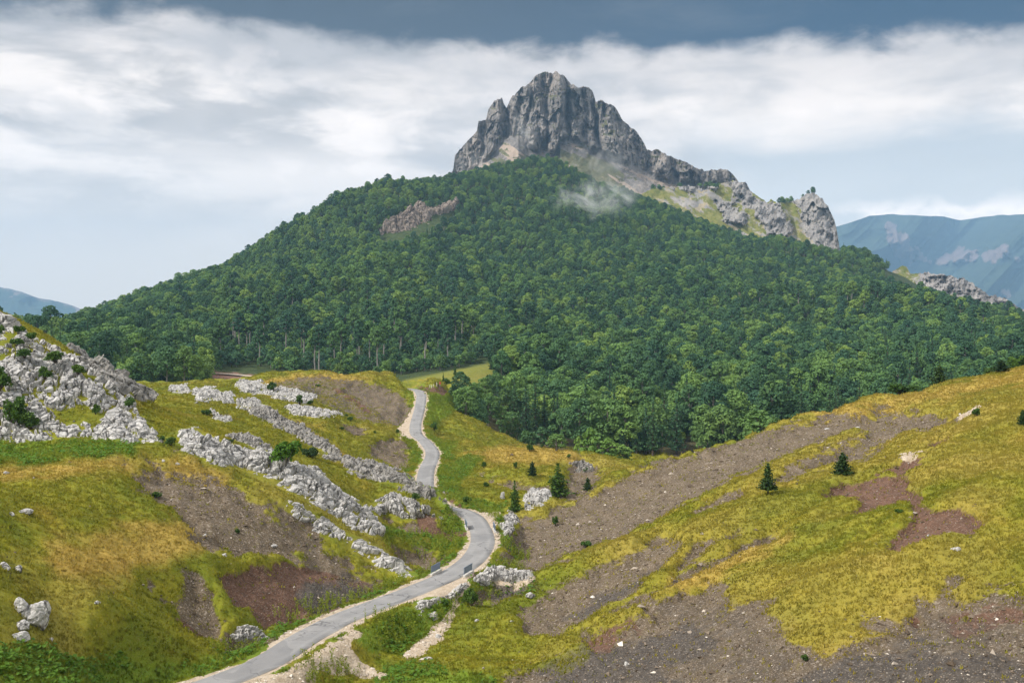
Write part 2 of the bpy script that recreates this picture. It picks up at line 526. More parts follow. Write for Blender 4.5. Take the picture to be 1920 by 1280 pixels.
SCREE = [
 [(950,985),(1050,940),(1150,893),(1250,850),(1350,824),(1450,790),(1560,765),(1640,770),(1600,795),(1500,832),(1335,908),(1230,962),(1147,1005),(1091,1020),(1010,1055),(945,1055)],
 [(1297,952),(1345,922),(1400,905),(1390,918),(1340,940)],
 [(1060,1072),(1147,1038),(1200,1015),(1240,995),(1282,992),(1288,1008),(1250,1040),(1200,1082),(1150,1115),(1085,1150),(1040,1172),(985,1168),(972,1140),(1010,1105)],
 [(1300,1003),(1385,978),(1390,986),(1330,1018),(1272,1048),(1278,1030)],
 [(1150,1132),(1290,1060),(1440,988),(1452,995),(1380,1024),(1290,1070),(1200,1108),(1160,1128)],
 [(1090,1182),(1190,1132),(1270,1102),(1340,1096),(1372,1120),(1440,1122),(1482,1172),(1520,1192),(1548,1232),(1600,1212),(1640,1172),(1700,1132),(1760,1112),(1850,1102),(1960,1085),(1960,1320),(950,1320),(960,1268),(1000,1242),(1060,1236),(1100,1216)],
 [(1570,775),(1640,757),(1760,762),(1800,775),(1780,790),(1700,802),(1620,848),(1560,860),(1480,885),(1420,905),(1460,872),(1540,832),(1620,800)],
 [(230,868),(330,856),(440,902),(560,965),(640,1012),(720,1072),(745,1085),(700,1078),(600,1042),(520,1022),(450,1030),(390,1010),(330,962),(270,912)],
 [(272,1102),(360,1082),(400,1118),(420,1150),(405,1180),(500,1188),(500,1205),(430,1200),(345,1150)],
 [(622,706),(700,716),(760,745),(776,772),(757,797),(722,782),(700,762),(660,738)],
 [(900,888),(1000,903),(1052,910),(1062,880),(1086,848),(1140,883),(1100,915),(1070,935),(1000,915),(930,905)],
 [(640,788),(672,792),(692,810),(660,813)],[(690,830),(740,814),(770,838),(764,872),(742,872),(702,852)],
 [(735,1008),(830,1030),(842,1042),(800,1062),(742,1042)],[(720,968),(790,972),(862,1000),(862,1012),(800,990),(740,985)],
 [(900,1085),(960,1075),(1000,1080),(985,1100),(930,1110),(895,1110)],
]
RED = [
 [(1540,915),(1690,868),(1720,920),(1760,948),(1812,962),(1852,966),(1800,990),(1740,1016),(1690,1022),(1668,1010),(1702,960),(1692,930),(1640,946),(1590,962),(1622,935),(1560,926)],
 [(1690,868),(1730,845),(1790,800),(1800,785),(1785,815),(1740,852)],
 [(1108,1182),(1185,1136),(1192,1152),(1132,1202)],
 [(415,1077),(470,1061),(540,1046),(600,1042),(682,1066),(742,1092),(690,1112),(600,1142),(540,1166),(500,1152),(450,1112)],
 [(326,1147),(360,1141),(402,1182),(372,1192)],
 [(1720,1150),(1790,1122),(1900,1112),(1920,1130),(1800,1160)],
 [(780,722),(830,722),(845,735),(800,735)],
 [(620,720),(661,736),(697,763),(695,772),(650,745)],[(395,770),(440,772),(430,785),(400,782)],
 [(780,960),(868,1000),(850,1012),(800,985)],[(845,940),(880,950),(870,972),(850,960)],
]
DARK = [
 [(560,1092),(640,1056),(742,1092),(690,1112),(600,1140),(560,1126)],
 [(551,729),(576,722),(599,735),(612,748),(581,742)],[(620,743),(631,737),(650,751),(656,770),(640,758)],[(592,756),(615,755),(652,776),(615,766)],
 [(1010,1250),(1180,1180),(1300,1160),(1340,1200),(1250,1240),(1300,1290),(1000,1290)],
 [(900,1098),(960,1080),(1000,1085),(980,1110),(920,1115)],[(1060,1120),(1180,1060),(1240,1030),(1200,1075),(1090,1145)],
 [(1500,1260),(1620,1220),(1900,1180),(1930,1290),(1500,1290)],
]
LUSH = [
 [(-60,1205),(200,1222),(330,1252),(300,1300),(-60,1300)],[(-60,830),(150,822),(260,834),(250,846),(100,862),(-60,875)],
 [(380,1230),(470,1205),(540,1165),(640,1135),(740,1092),(745,1100),(640,1150),(560,1180),(500,1220),(400,1255)],
 [(715,985),(800,988),(852,1010),(840,1022),(760,1006),(720,1000)],[(820,880),(880,850),(905,858),(880,892),(850,925),(950,945),(940,960),(880,945),(815,905)],
 [(800,735),(850,740),(855,765),(815,800),(800,770)],[(810,820),(860,830),(840,860),(820,850)],
 [(680,1180),(760,1140),(830,1118),(840,1150),(790,1200),(750,1225),(690,1235),(665,1200)],[(700,1235),(760,1240),(900,1262),(960,1300),(700,1300)],
]
GRAVEL = [
 [(330,1300),(470,1272),(540,1248),(602,1212),(655,1180),(676,1188),(655,1204),(680,1242),(735,1276),(650,1258),(600,1266),(575,1300)],
 [(895,953),(936,962),(930,988),(912,990),(902,972)],
 [(762,1228),(798,1188),(833,1148),(845,1126),(864,1130),(857,1160),(822,1202),(792,1232)],
 [(745,805),(775,770),(782,800),(770,825),(752,818)],[(880,1082),(935,1062),(1000,1078),(990,1088),(930,1092)],[(1690,855),(1730,845),(1735,850),(1700,860)],[(1795,775),(1835,765),(1830,775),(1800,782)],
 [(770,1110),(800,1104),(870,1085),(880,1095),(850,1125),(800,1125)],
]
DRY = [
 [(-60,880),(150,862),(330,845),(440,885),(420,900),(300,868),(150,885),(-60,905)],[(870,850),(950,834),(1060,840),(1090,855),(1030,870),(930,868)],
 [(480,717),(540,703),(620,697),(700,708),(650,712),(560,710),(500,722)],[(1500,770),(1750,725),(1930,690),(1930,720),(1750,755),(1600,775)],
 [(560,790),(640,850),(660,870),(620,850)],[(1240,1060),(1320,1050),(1450,980),(1480,1000),(1350,1085),(1260,1095)],[(100,1020),(400,960),(420,1010),(250,1080),(100,1100)],
]
z_scree = np.maximum(zone(SCREE[:1] + SCREE[5:], 18, 22, seed=1), zone(SCREE[1:5], 12, 9, seed=1))
HILLTOP = [(490,722),(540,707),(600,701),(680,709),(745,733),(772,765),(752,800),(690,790),(640,775),(590,750),(540,740)]
z_scree = np.maximum(z_scree, 0.62 * zone([HILLTOP], 10, 10, dmin=250, dmax=345))
z_wide = zone(SCREE, 26, 10, seed=1)
z_red = zone(RED, 12, 16, seed=2)
z_dark = zone(DARK, 22, 16, seed=3)
z_dark = np.maximum(z_dark, 0.5 * zone([[(950,1275),(1100,1205),(1270,1115),(1340,1102),(1480,1180),(1545,1235),(1640,1182),(1760,1122),(1950,1105),(1950,1320),(950,1320)]], 24, 20, seed=8))
z_lush = zone(LUSH, 10, 12, seed=4)
z_grav = zone(GRAVEL, 5, 8, seed=5)
z_dry = zone(DRY, 16, 14, seed=6)
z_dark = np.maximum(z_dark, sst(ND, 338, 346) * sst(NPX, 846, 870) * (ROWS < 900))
z_dry = np.maximum(z_dry, 0.42 * sst(NPX, 1000, 1250) * (ND < 240) * sst(fbm2(NX / 16, ND / 16, 3, 58), -0.9, 0.6))
# gravel shoulder on both sides of the road
shw = 1.5 + 0.5 + 0.45 * fbm2(NX / 7, ND / 7, 2, 77) + 0.25 * fbm2(NX / 1.3, ND / 1.3, 3, 78)
z_grav = np.maximum(z_grav, np.where(m, 1 - sst(rd, shw - 0.15, shw + 0.35), 0))
z_lush = np.maximum(z_lush, np.where(m, (1 - sst(rd, 3.5, 6.0)) * sst(fbm2(NX / 4, ND / 4, 3, 55), -0.5, 0.3), 0))
offr = sst(rd, 2.5, 4.5)
bare = np.maximum(z_scree, z_red) * (1 - z_grav)
# turf stands proud of the washed-out ground
NZ = NZ - (0.32 * bare + 0.6 * z_red + 1.5 * z_wide * sst(ND, 75, 100)) * offr * (1 - z_grav) * sst(ND, 30, 60)
NZ = NZ + bare * offr * (0.10 * fbm2(NX / 1.1, ND / 1.1, 3, 101) + 0.25 * vn2(NX / 2.0 + ND / 5, ND / 7 - NX / 9, 102))
NZ = NZ + (1 - bare) * offr * 0.07 * fbm2(NX / 0.7, ND / 0.7, 2, 111)
ROWS = CY - (NZ - ZC) / ND * F
HMIN = np.minimum.accumulate(ROWS, 0)            # lowest row number reached so far, per column: what hides what is behind it


def ground_z(x, y):
    px = CX + np.asarray(x, float) / np.asarray(y, float) * F
    lv = np.log(NEAR_D)
    i = np.clip(np.searchsorted(lv, np.log(y)) - 1, 0, len(lv) - 2)
    j = np.clip(np.searchsorted(NEAR_PX, px) - 1, 0, len(NEAR_PX) - 2)
    ti = np.clip((np.log(y) - lv[i]) / (lv[i + 1] - lv[i]), 0, 1)
    tj = np.clip((px - NEAR_PX[j]) / (NEAR_PX[j + 1] - NEAR_PX[j]), 0, 1)
    return (NZ[i, j] * (1 - tj) + NZ[i, j + 1] * tj) * (1 - ti) + (NZ[i + 1, j] * (1 - tj) + NZ[i + 1, j + 1] * tj) * ti


def at_near(A, x, y):
    """nearest grid value of A at plan positions."""
    px = CX + x / y * F
    i = np.clip(np.searchsorted(NEAR_D, y), 0, len(NEAR_D) - 1)
    j = np.clip(np.searchsorted(NEAR_PX, px), 0, len(NEAR_PX) - 1)
    return A[i, j]


def hit(px, py, dmin=56, dmax=438):
    """first ground point seen at a photo pixel."""
    j = int(np.clip(np.searchsorted(NEAR_PX, px), 0, len(NEAR_PX) - 1))
    i = np.where((NEAR_D >= dmin) & (NEAR_D <= dmax) & (ROWS[:, j] <= py))[0]
    d = NEAR_D[i[0]] if len(i) else min(dmax, 430)
    x = (px - CX) / F * d
    return np.array([x, d, float(ground_z(x, d))])


# ---- forest mountain
FPX, FD = np.meshgrid(FAR_PX, FAR_D)
FX = (FPX - CX) / F * FD
FZ = ZC + (CY - coarse_rows(FAR_PX, FAR_D, 3)) / F * FD
FZ = FZ + (fbm2(FX / 150, FD / 210, 4, 41) * 15.0 * sst(FPX, 150, 650)) * sst(FD, 520, 900) + fbm2(FX / 35, FD / 35, 3, 47) * 2.0 * sst(FD, 450, 600)
FZ = FZ - 0.25


def mount_z(x, y):
    px = CX + x / y * F
    lv = np.log(FAR_D)
    i = np.clip(np.searchsorted(lv, np.log(y)) - 1, 0, len(lv) - 2)
    j = np.clip(np.searchsorted(FAR_PX, px) - 1, 0, len(FAR_PX) - 2)
    ti = np.clip((np.log(y) - lv[i]) / (lv[i + 1] - lv[i]), 0, 1)
    tj = np.clip((px - FAR_PX[j]) / (FAR_PX[j + 1] - FAR_PX[j]), 0, 1)
    return (FZ[i, j] * (1 - tj) + FZ[i, j + 1] * tj) * (1 - ti) + (FZ[i + 1, j] * (1 - tj) + FZ[i + 1, j + 1] * tj) * ti


def land_z(x, y):
    return np.where(y < 434, ground_z(x, np.minimum(y, 436)), mount_z(x, np.maximum(y, 431)))
# ------------------------------------------------------------------ materials
def material(name):
    mt = bpy.data.materials.new(name)
    mt.use_nodes = True
    t = NT(mt.node_tree)
    t.n.clear()
    out = t.node('ShaderNodeOutputMaterial')
    return mt, t, out


def finish(t, out, col, rough=0.9, bump=None, bstr=0.5, bdist=0.1, spec=0.2, trans=0.0, soft=0.0):
    b = t.node('ShaderNodeBsdfPrincipled')
    t.put(b.inputs['Base Color'], col)
    t.put(b.inputs['Roughness'], rough)
    t.put(b.inputs['Specular IOR Level'], spec)
    if bump is not None:
        bn = t.node('ShaderNodeBump')
        bn.inputs['Strength'].default_value = bstr
        bn.inputs['Distance'].default_value = bdist
        t.put(bn.inputs['Height'], bump)
        t.l.new(bn.outputs[0], b.inputs['Normal'])
    nrm = None
    if soft > 0:                                   # turf scatters light like one soft surface, not like separate flat cards
        g_ = t.node('ShaderNodeNewGeometry').outputs['Normal']
        nrm = t.vmath('NORMALIZE', t.vmath('ADD', t.vmath('MULTIPLY', g_, (1 - soft,) * 3), (-0.05 * soft, -0.35 * soft, soft)))
        t.l.new(nrm, b.inputs['Normal'])
    sh = b.outputs[0]
    if trans > 0:
        tr = t.node('ShaderNodeBsdfTranslucent')
        t.put(tr.inputs[0], col)
        mx = t.node('ShaderNodeMixShader')
        mx.inputs[0].default_value = trans
        t.l.new(sh, mx.inputs[1]); t.l.new(tr.outputs[0], mx.inputs[2])
        sh = mx.outputs[0]
    t.l.new(sh, out.inputs[0])


def attr(t, name, typ='GEOMETRY'):
    n = t.node('ShaderNodeAttribute', attribute_type=typ)
    n.attribute_name = name
    return n


def grass_colour(t, pos, dry=None, lush=None):
    a = t.noise(pos, 0.11, 5, 0.6, 0.6)
    b = t.noise(pos, 0.55, 6, 0.65, 0.4)
    c = t.noise(pos, 2.6, 5, 0.7)
    col = t.mix(t.mapr(b, 0.32, 0.68), (0.120, 0.136, 0.011), (0.228, 0.216, 0.020))
    col = t.mix(t.math('MULTIPLY', t.mapr(a, 0.54, 0.74), 0.55), col, (0.33, 0.218, 0.04))
    col = t.mix(t.math('MULTIPLY', t.mapr(a, 0.47, 0.27), 0.8), col, (0.120, 0.150, 0.016))
    big = t.noise(pos, 0.05, 4, 0.55, 0.8)
    col = t.mix(t.mapr(big, 0.52, 0.68, 0, 0.55), col, (0.28, 0.222, 0.05))
    col = t.mix(t.mapr(big, 0.48, 0.34, 0, 0.5), col, (0.100, 0.142, 0.013))
    if dry is not None:
        col = t.mix(t.math('MULTIPLY', dry, 0.75), col, (0.40, 0.265, 0.07))
    if lush is not None:
        col = t.mix(t.math('MULTIPLY', lush, t.mapr(c, 0.2, 0.6, 0.45, 0.9)), col, (0.105, 0.185, 0.018))
    col = t.mix(t.mapr(c, 0.42, 0.66, 0.0, 0.4), col, (0.12, 0.112, 0.014))
    col = t.mix(t.mapr(t.noise(pos, 7.0, 3, 0.7), 0.55, 0.72, 0.0, 0.3), col, (0.42, 0.34, 0.10))
    return col


def ground_material():
    mt, t, out = material('grass_and_scree')
    pos = t.node('ShaderNodeNewGeometry').outputs['Position']
    z1 = attr(t, 'zone_bare'); z2 = attr(t, 'zone_green')
    s1 = t.node('ShaderNodeSeparateColor'); t.l.new(z1.outputs['Color'], s1.inputs[0])
    s2 = t.node('ShaderNodeSeparateColor'); t.l.new(z2.outputs['Color'], s2.inputs[0])
    brk = t.noise(pos, 0.9, 7, 0.72, 0.5)
    off = t.math('MULTIPLY', t.math('SUBTRACT', brk, 0.5), 1.15)
    def edge(v, lo=0.40, hi=0.60):
        return t.mapr(t.math('ADD', v, t.math('MULTIPLY', off, t.mapr(v, 0.0, 0.08))), lo, hi)
    scree, red, dark = edge(s1.outputs[0], 0.36, 0.6), edge(s1.outputs[1], 0.34, 0.62), edge(s1.outputs[2], 0.25, 0.85)
    lush, grav, dry = s2.outputs[0], edge(s2.outputs[1], 0.4, 0.6), s2.outputs[2]
    g = grass_colour(t, pos, dry, lush)
    # scree: small broken stone, brown to grey
    v1 = t.voro(pos, 5.5, 'F1', 1); v2 = t.voro(pos, 13.0, 'F1', 1)
    st = t.node('ShaderNodeSeparateColor'); t.l.new(v1, st.inputs[0])
    st2 = t.node('ShaderNodeSeparateColor'); t.l.new(v2, st2.inputs[0])
    n = t.noise(pos, 0.35, 6, 0.65, 0.5)
    sc = t.mix(t.mapr(n, 0.3, 0.7), (0.096, 0.071, 0.045), (0.150, 0.115, 0.078))
    run = t.noise(t.vmath('MULTIPLY', pos, (0.9, 0.16, 0.4)), 1.0, 6, 0.65, 0.6)
    sc = t.mix(t.mapr(run, 0.5, 0.72, 0.0, 0.6), sc, (0.075, 0.060, 0.045))
    sc = t.mix(t.mapr(run, 0.46, 0.30, 0.0, 0.45), sc, (0.22, 0.175, 0.13))
    sc = t.mix(t.mapr(st2.outputs[0], 0.2, 1.0, 0.0, 0.55), sc, (0.082, 0.066, 0.048))
    sc = t.mix(t.mapr(st2.outputs[1], 0.76, 0.96, 0.0, 0.6), sc, (0.29, 0.24, 0.20))
    sc = t.mix(t.mapr(st.outputs[0], 0.90, 0.98, 0.0, 0.6), sc, (0.31, 0.265, 0.22))
    sc = t.mix(t.mapr(t.noise(pos, 1.3, 6, 0.7), 0.56, 0.70, 0.0, 0.55), sc, (0.15, 0.125, 0.025))
    rc = t.mix(t.mapr(t.noise(pos, 1.7, 7, 0.7), 0.3, 0.7), (0.080, 0.046, 0.032), (0.150, 0.086, 0.060))
    rc = t.mix(t.mapr(st2.outputs[1], 0.84, 0.97, 0.0, 0.6), rc, (0.27, 0.2, 0.16))
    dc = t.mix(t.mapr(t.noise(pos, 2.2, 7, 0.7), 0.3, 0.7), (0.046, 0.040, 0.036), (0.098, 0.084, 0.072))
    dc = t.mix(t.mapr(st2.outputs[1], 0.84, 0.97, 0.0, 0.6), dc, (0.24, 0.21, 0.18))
    gc = t.mix(t.mapr(t.noise(pos, 1.2, 7, 0.65), 0.3, 0.7), (0.34, 0.27, 0.195), (0.52, 0.435, 0.345))
    gc = t.mix(t.mapr(st2.outputs[0], 0.0, 0.5, 0.35, 0.0), gc, (0.27, 0.21, 0.15))
    bare = t.math('MAXIMUM', scree, red)
    col = t.mix(scree, g, sc)
    col = t.mix(red, col, rc)
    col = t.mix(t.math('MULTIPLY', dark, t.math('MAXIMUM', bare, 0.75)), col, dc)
    col = t.mix(grav, col, gc)
    peb = t.math('MULTIPLY', t.voro(pos, 5.0, 'F1', 0), t.mapr(t.math('MAXIMUM', bare, grav), 0, 1, 0.2, 1.0))
    bmp = t.math('ADD', t.math('MULTIPLY', t.noise(pos, 2.8, 7, 0.75), 0.6), t.math('MULTIPLY', peb, -0.35))
    finish(t, out, col, 0.95, bmp, 0.7, 0.28, 0.12)
    return mt


def rock_material(name, a, b, stain, warm, bump=0.16, line_scale=0.62):
    mt, t, out = material(name)
    pos = t.node('ShaderNodeNewGeometry').outputs['Position']
    n = t.noise(pos, 0.45, 7, 0.65, 0.6)
    n2 = t.noise(pos, 2.1, 7, 0.7, 0.3)
    cell = attr(t, 'block').outputs['Fac']
    col = t.mix(t.mapr(n, 0.3, 0.7), a, b)
    col = t.mix(t.mapr(cell, 0.0, 1.0, 0.0, 0.35), col, tuple(q * 0.72 for q in a))
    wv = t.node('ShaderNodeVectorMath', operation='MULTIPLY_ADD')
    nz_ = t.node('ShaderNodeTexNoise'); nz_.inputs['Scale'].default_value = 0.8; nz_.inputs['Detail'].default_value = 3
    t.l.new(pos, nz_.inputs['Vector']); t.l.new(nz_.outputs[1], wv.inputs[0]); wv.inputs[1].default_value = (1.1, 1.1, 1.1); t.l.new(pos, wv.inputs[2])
    e1 = t.voro(wv.outputs[0], line_scale, 'DISTANCE_TO_EDGE', 0); e2 = t.voro(wv.outputs[0], line_scale * 2.3, 'DISTANCE_TO_EDGE', 0)
    crack_lines = t.math('MAXIMUM', t.mapr(e1, 0.06, 0.02), t.math('MULTIPLY', t.mapr(e2, 0.06, 0.015), 0.45))  # dark crack lines painted into the colour; the modelled cracks alone read faint
    col = t.mix(t.math('MULTIPLY', crack_lines, t.mapr(n, 0.25, 0.6, 0.35, 0.9)), col, tuple(q * 0.28 for q in stain))
    col = t.mix(t.mapr(n2, 0.56, 0.72, 0.0, 0.65), col, stain)
    col = t.mix(t.mapr(t.noise(pos, 0.9, 5, 0.7, 1.0), 0.60, 0.74, 0.0, 0.4), col, warm)
    pits = t.noise(pos, 5.5, 6, 0.75)
    finish(t, out, col, 0.92, t.math('ADD', pits, t.math('MULTIPLY', n2, 1.2)), 0.75, bump, 0.18)
    return mt


def leaf_material(name, c_dark, c_light, c_odd, spread=1.0, trans=0.22):
    mt, t, out = material(name)
    oi = t.node('ShaderNodeObjectInfo')
    rnd = oi.outputs['Random']
    lf = attr(t, 'leaf').outputs['Fac']
    f = t.math('ADD', t.math('MULTIPLY', rnd, 0.72 * spread), t.math('MULTIPLY', lf, 0.40), clamp=True)
    col = t.mix(f, c_dark, c_light)
    gp = t.node('ShaderNodeNewGeometry').outputs['Position']
    reg = t.noise(gp, 0.011, 4, 0.6)
    col = t.mix(t.mapr(reg, 0.50, 0.68, 0.0, 0.5 * spread), col, tuple(q * s_ for q, s_ in zip(c_light, (0.45, 0.62, 0.95))))
    col = t.mix(t.mapr(reg, 0.46, 0.30, 0.0, 0.5 * spread), col, tuple(q * 1.05 for q in c_odd))
    r2 = t.math('FRACT', t.math('MULTIPLY', rnd, 17.31))
    col = t.mix(t.mapr(r2, 0.72, 1.0, 0.0, 0.75 * spread), col, c_odd)
    finish(t, out, col, 0.75, None, spec=0.22, trans=trans)
    return mt


def plain_material(name, c1, c2, scale, rough=0.85, bump=0.03, spec=0.2, metal=0.0):
    mt, t, out = material(name)
    pos = t.node('ShaderNodeTexCoord').outputs['Object']
    n = t.noise(pos, scale, 6, 0.65)
    finish(t, out, t.mix(t.mapr(n, 0.3, 0.7), c1, c2), rough, n, 0.6, bump, spec)
    if metal:
        [q for q in t.n if q.type == 'BSDF_PRINCIPLED'][0].inputs['Metallic'].default_value = metal
    return mt


def asphalt_material():
    mt, t, out = material('asphalt')
    pos = t.node('ShaderNodeNewGeometry').outputs['Position']
    col = t.mix(t.mapr(t.noise(pos, 0.35, 6, 0.6), 0.3, 0.7), (0.20, 0.198, 0.20), (0.265, 0.26, 0.26))
    u = attr(t, 'across').outputs['Fac']
    tr = t.math('ABSOLUTE', t.math('SUBTRACT', t.math('ABSOLUTE', u), 0.5))
    col = t.mix(t.mapr(tr, 0.2, 0.05, 0.0, 0.25), col, (0.31, 0.305, 0.30))
    col = t.mix(t.mapr(t.math('ABSOLUTE', u), 0.86, 1.0, 0.0, 0.55), col, (0.36, 0.33, 0.29))
    col = t.mix(t.mapr(t.noise(pos, 0.8, 7, 0.7, 1.5), 0.62, 0.7, 0.0, 0.4), col, (0.14, 0.14, 0.145))
    wq = t.node('ShaderNodeVectorMath', operation='MULTIPLY_ADD')
    nq = t.node('ShaderNodeTexNoise'); nq.inputs['Scale'].default_value = 0.9; t.l.new(pos, nq.inputs['Vector'])
    t.l.new(nq.outputs[1], wq.inputs[0]); wq.inputs[1].default_value = (1.6, 1.6, 1.6); t.l.new(pos, wq.inputs[2])
    crk = t.mapr(t.voro(wq.outputs[0], 0.28, 'DISTANCE_TO_EDGE', 0), 0.022, 0.006)
    col = t.mix(t.math('MULTIPLY', crk, t.mapr(t.noise(pos, 0.12, 3), 0.42, 0.58, 0.0, 0.75)), col, (0.075, 0.075, 0.08))
    pat = t.mapr(t.noise(t.vmath('MULTIPLY', pos, (1.0, 0.45, 1.0)), 0.22, 2, 0.4), 0.60, 0.615)
    col = t.mix(t.math('MULTIPLY', pat, 0.45), col, (0.155, 0.155, 0.162))
    fine = t.noise(pos, 14.0, 5, 0.7)
    col = t.mix(t.mapr(fine, 0.35, 0.65, 0.0, 0.2), col, (0.15, 0.15, 0.15))
    finish(t, out, col, 0.85, fine, 0.3, 0.03, 0.25)
    return mt


M_GROUND = ground_material()
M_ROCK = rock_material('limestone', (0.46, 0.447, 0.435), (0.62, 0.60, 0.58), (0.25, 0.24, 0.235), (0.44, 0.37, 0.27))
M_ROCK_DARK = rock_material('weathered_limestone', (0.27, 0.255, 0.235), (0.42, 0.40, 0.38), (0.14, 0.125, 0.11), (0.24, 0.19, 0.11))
M_ASPHALT = asphalt_material()
M_BARK = plain_material('beech_bark', (0.15, 0.14, 0.125), (0.27, 0.25, 0.225), 1.2, 0.9, 0.05)
M_BARK_DARK = plain_material('pine_bark', (0.05, 0.036, 0.026), (0.10, 0.075, 0.055), 4.0, 0.9, 0.02)
M_BEECH = leaf_material('beech_leaves', (0.030, 0.084, 0.038), (0.160, 0.275, 0.066), (0.235, 0.335, 0.066))
M_BEECH_B = leaf_material('dark_leaves', (0.021, 0.064, 0.036), (0.086, 0.175, 0.062), (0.05, 0.125, 0.072))
M_PINE = leaf_material('pine_needles', (0.018, 0.042, 0.012), (0.055, 0.100, 0.022), (0.07, 0.11, 0.02), 0.5, 0.1)
M_BUSH = leaf_material('bush_leaves', (0.028, 0.070, 0.010), (0.095, 0.170, 0.022), (0.08, 0.13, 0.02), 0.6, 0.2)
M_BRIGHT = leaf_material('bright_leaves', (0.06, 0.14, 0.012), (0.16, 0.29, 0.03), (0.13, 0.25, 0.03), 0.4, 0.25)
M_BIRCH = leaf_material('pale_leaves', (0.10, 0.19, 0.035), (0.21, 0.34, 0.07), (0.2, 0.31, 0.07), 0.6, 0.25)

# ------------------------------------------------------------------ ground, mountain floor, plain
zb = np.stack([z_scree.ravel(), z_red.ravel(), z_dark.ravel()], 1)
zg = np.stack([z_lush.ravel(), z_grav.ravel(), z_dry.ravel()], 1)
V = np.stack([NX.ravel(), ND.ravel(), NZ.ravel()], 1)
ground = link('ground', make_mesh('ground', V, [grid_faces(*NX.shape)], [M_GROUND], True, {'zone_bare': zb, 'zone_green': zg}))
tag(ground, 'grassy hills and brown scree slopes around the valley road', kind='structure')


def mountain_floor_material():
    mt, t, out = material('forest_floor')
    pos = t.node('ShaderNodeNewGeometry').outputs['Position']
    z = attr(t, 'zone_far')
    s = t.node('ShaderNodeSeparateColor'); t.l.new(z.outputs['Color'], s.inputs[0])
    fl = t.mix(t.mapr(t.noise(pos, 0.2, 6, 0.6), 0.3, 0.7), (0.026, 0.042, 0.016), (0.055, 0.075, 0.026))
    md = grass_colour(t, pos)
    md = t.mix(0.55, md, (0.165, 0.175, 0.045))
    md = t.mix(t.mapr(t.noise(pos, 0.5, 6, 0.7), 0.5, 0.7, 0, 0.6), md, (0.10, 0.12, 0.03))
    col = t.mix(s.outputs[0], fl, md)
    col = t.mix(s.outputs[1], col, t.mix(t.noise(pos, 0.3, 6, 0.7), (0.13, 0.065, 0.045), (0.26, 0.16, 0.12)))
    finish(t, out, col, 0.95, t.noise(pos, 0.8, 6, 0.7), 0.6, 0.8, 0.1)
    return mt


FROWS = CY - (FZ - ZC) / FD * F
CLEARING = [(735,722),(760,712),(830,698),(924,679),(926,706),(890,726),(860,745),(735,745)]
REDBANK = [(395,697),(470,700),(500,708),(470,716),(395,712)]
fz1 = sst(poly_sd(FPX, FROWS, CLEARING), -3, 3) * (FD < 640)
fz2 = sst(poly_sd(FPX, FROWS, REDBANK) + 3 * fbm2(FX / 6, FD / 6, 3, 5), -2, 2) * (FD < 600)
V = np.stack([FX.ravel(), FD.ravel(), FZ.ravel()], 1)
mountain = link('mountain', make_mesh('mountain', V, [grid_faces(*FX.shape)], [mountain_floor_material()], True,
                                      {'zone_far': np.stack([fz1.ravel(), fz2.ravel(), 0 * fz1.ravel()], 1)}))
tag(mountain, 'wooded mountain slope rising behind the valley', kind='structure')

# the wide plain below everything, out to the horizon
M_PLAIN = plain_material('far_meadow', (0.05, 0.08, 0.02), (0.10, 0.11, 0.03), 0.004, 0.95, 0.0)
bm = bmesh.new()
bmesh.ops.create_circle(bm, cap_ends=True, segments=96, radius=9700)
me = bpy.data.meshes.new('plain'); bm.to_mesh(me); bm.free(); me.materials.append(M_PLAIN)
pl = link('plain', me, loc=(0, 0, -75)); tag(pl, 'wide low land under the far ranges', kind='structure')

# ------------------------------------------------------------------ road
def ribbon(name, L, offs, lift, mat, jag=0.0, seed=0):
    L = np.asarray(L)
    T = np.gradient(L[:, :2], axis=0); T /= np.linalg.norm(T, axis=1)[:, None] + 1e-9
    Nn = np.stack([T[:, 1], -T[:, 0]], 1)
    k = len(offs)
    V = np.zeros((len(L), k, 3)); A = np.zeros((len(L), k))
    for j, o in enumerate(offs):
        oo = o + (jag * fbm2(np.arange(len(L)) / 4.0 + j * 50, np.full(len(L), j * 3.1), 3, seed) if j in (0, k - 1) else 0)
        V[:, j, :2] = L[:, :2] + Nn * np.reshape(oo, (-1, 1))
        V[:, j, 2] = L[:, 2] + lift - 0.03 * (o / max(offs)) ** 2 - (0.12 if j in (0, k - 1) else 0)
        A[:, j] = o / max(offs)
    return link(name, make_mesh(name, V.reshape(-1, 3), [grid_faces(len(L), k)], [mat], True, {'across': A.ravel()}))

RS = catmull(RC, 0.5)
road = ribbon('road', RS, [-1.56, -1.5, -0.8, 0, 0.8, 1.5, 1.56], 0.06, M_ASPHALT, 0.12, 3)
tag(road, 'narrow grey asphalt road winding through the valley', kind='structure')

# ------------------------------------------------------------------ limestone outcrops
COVERED = []


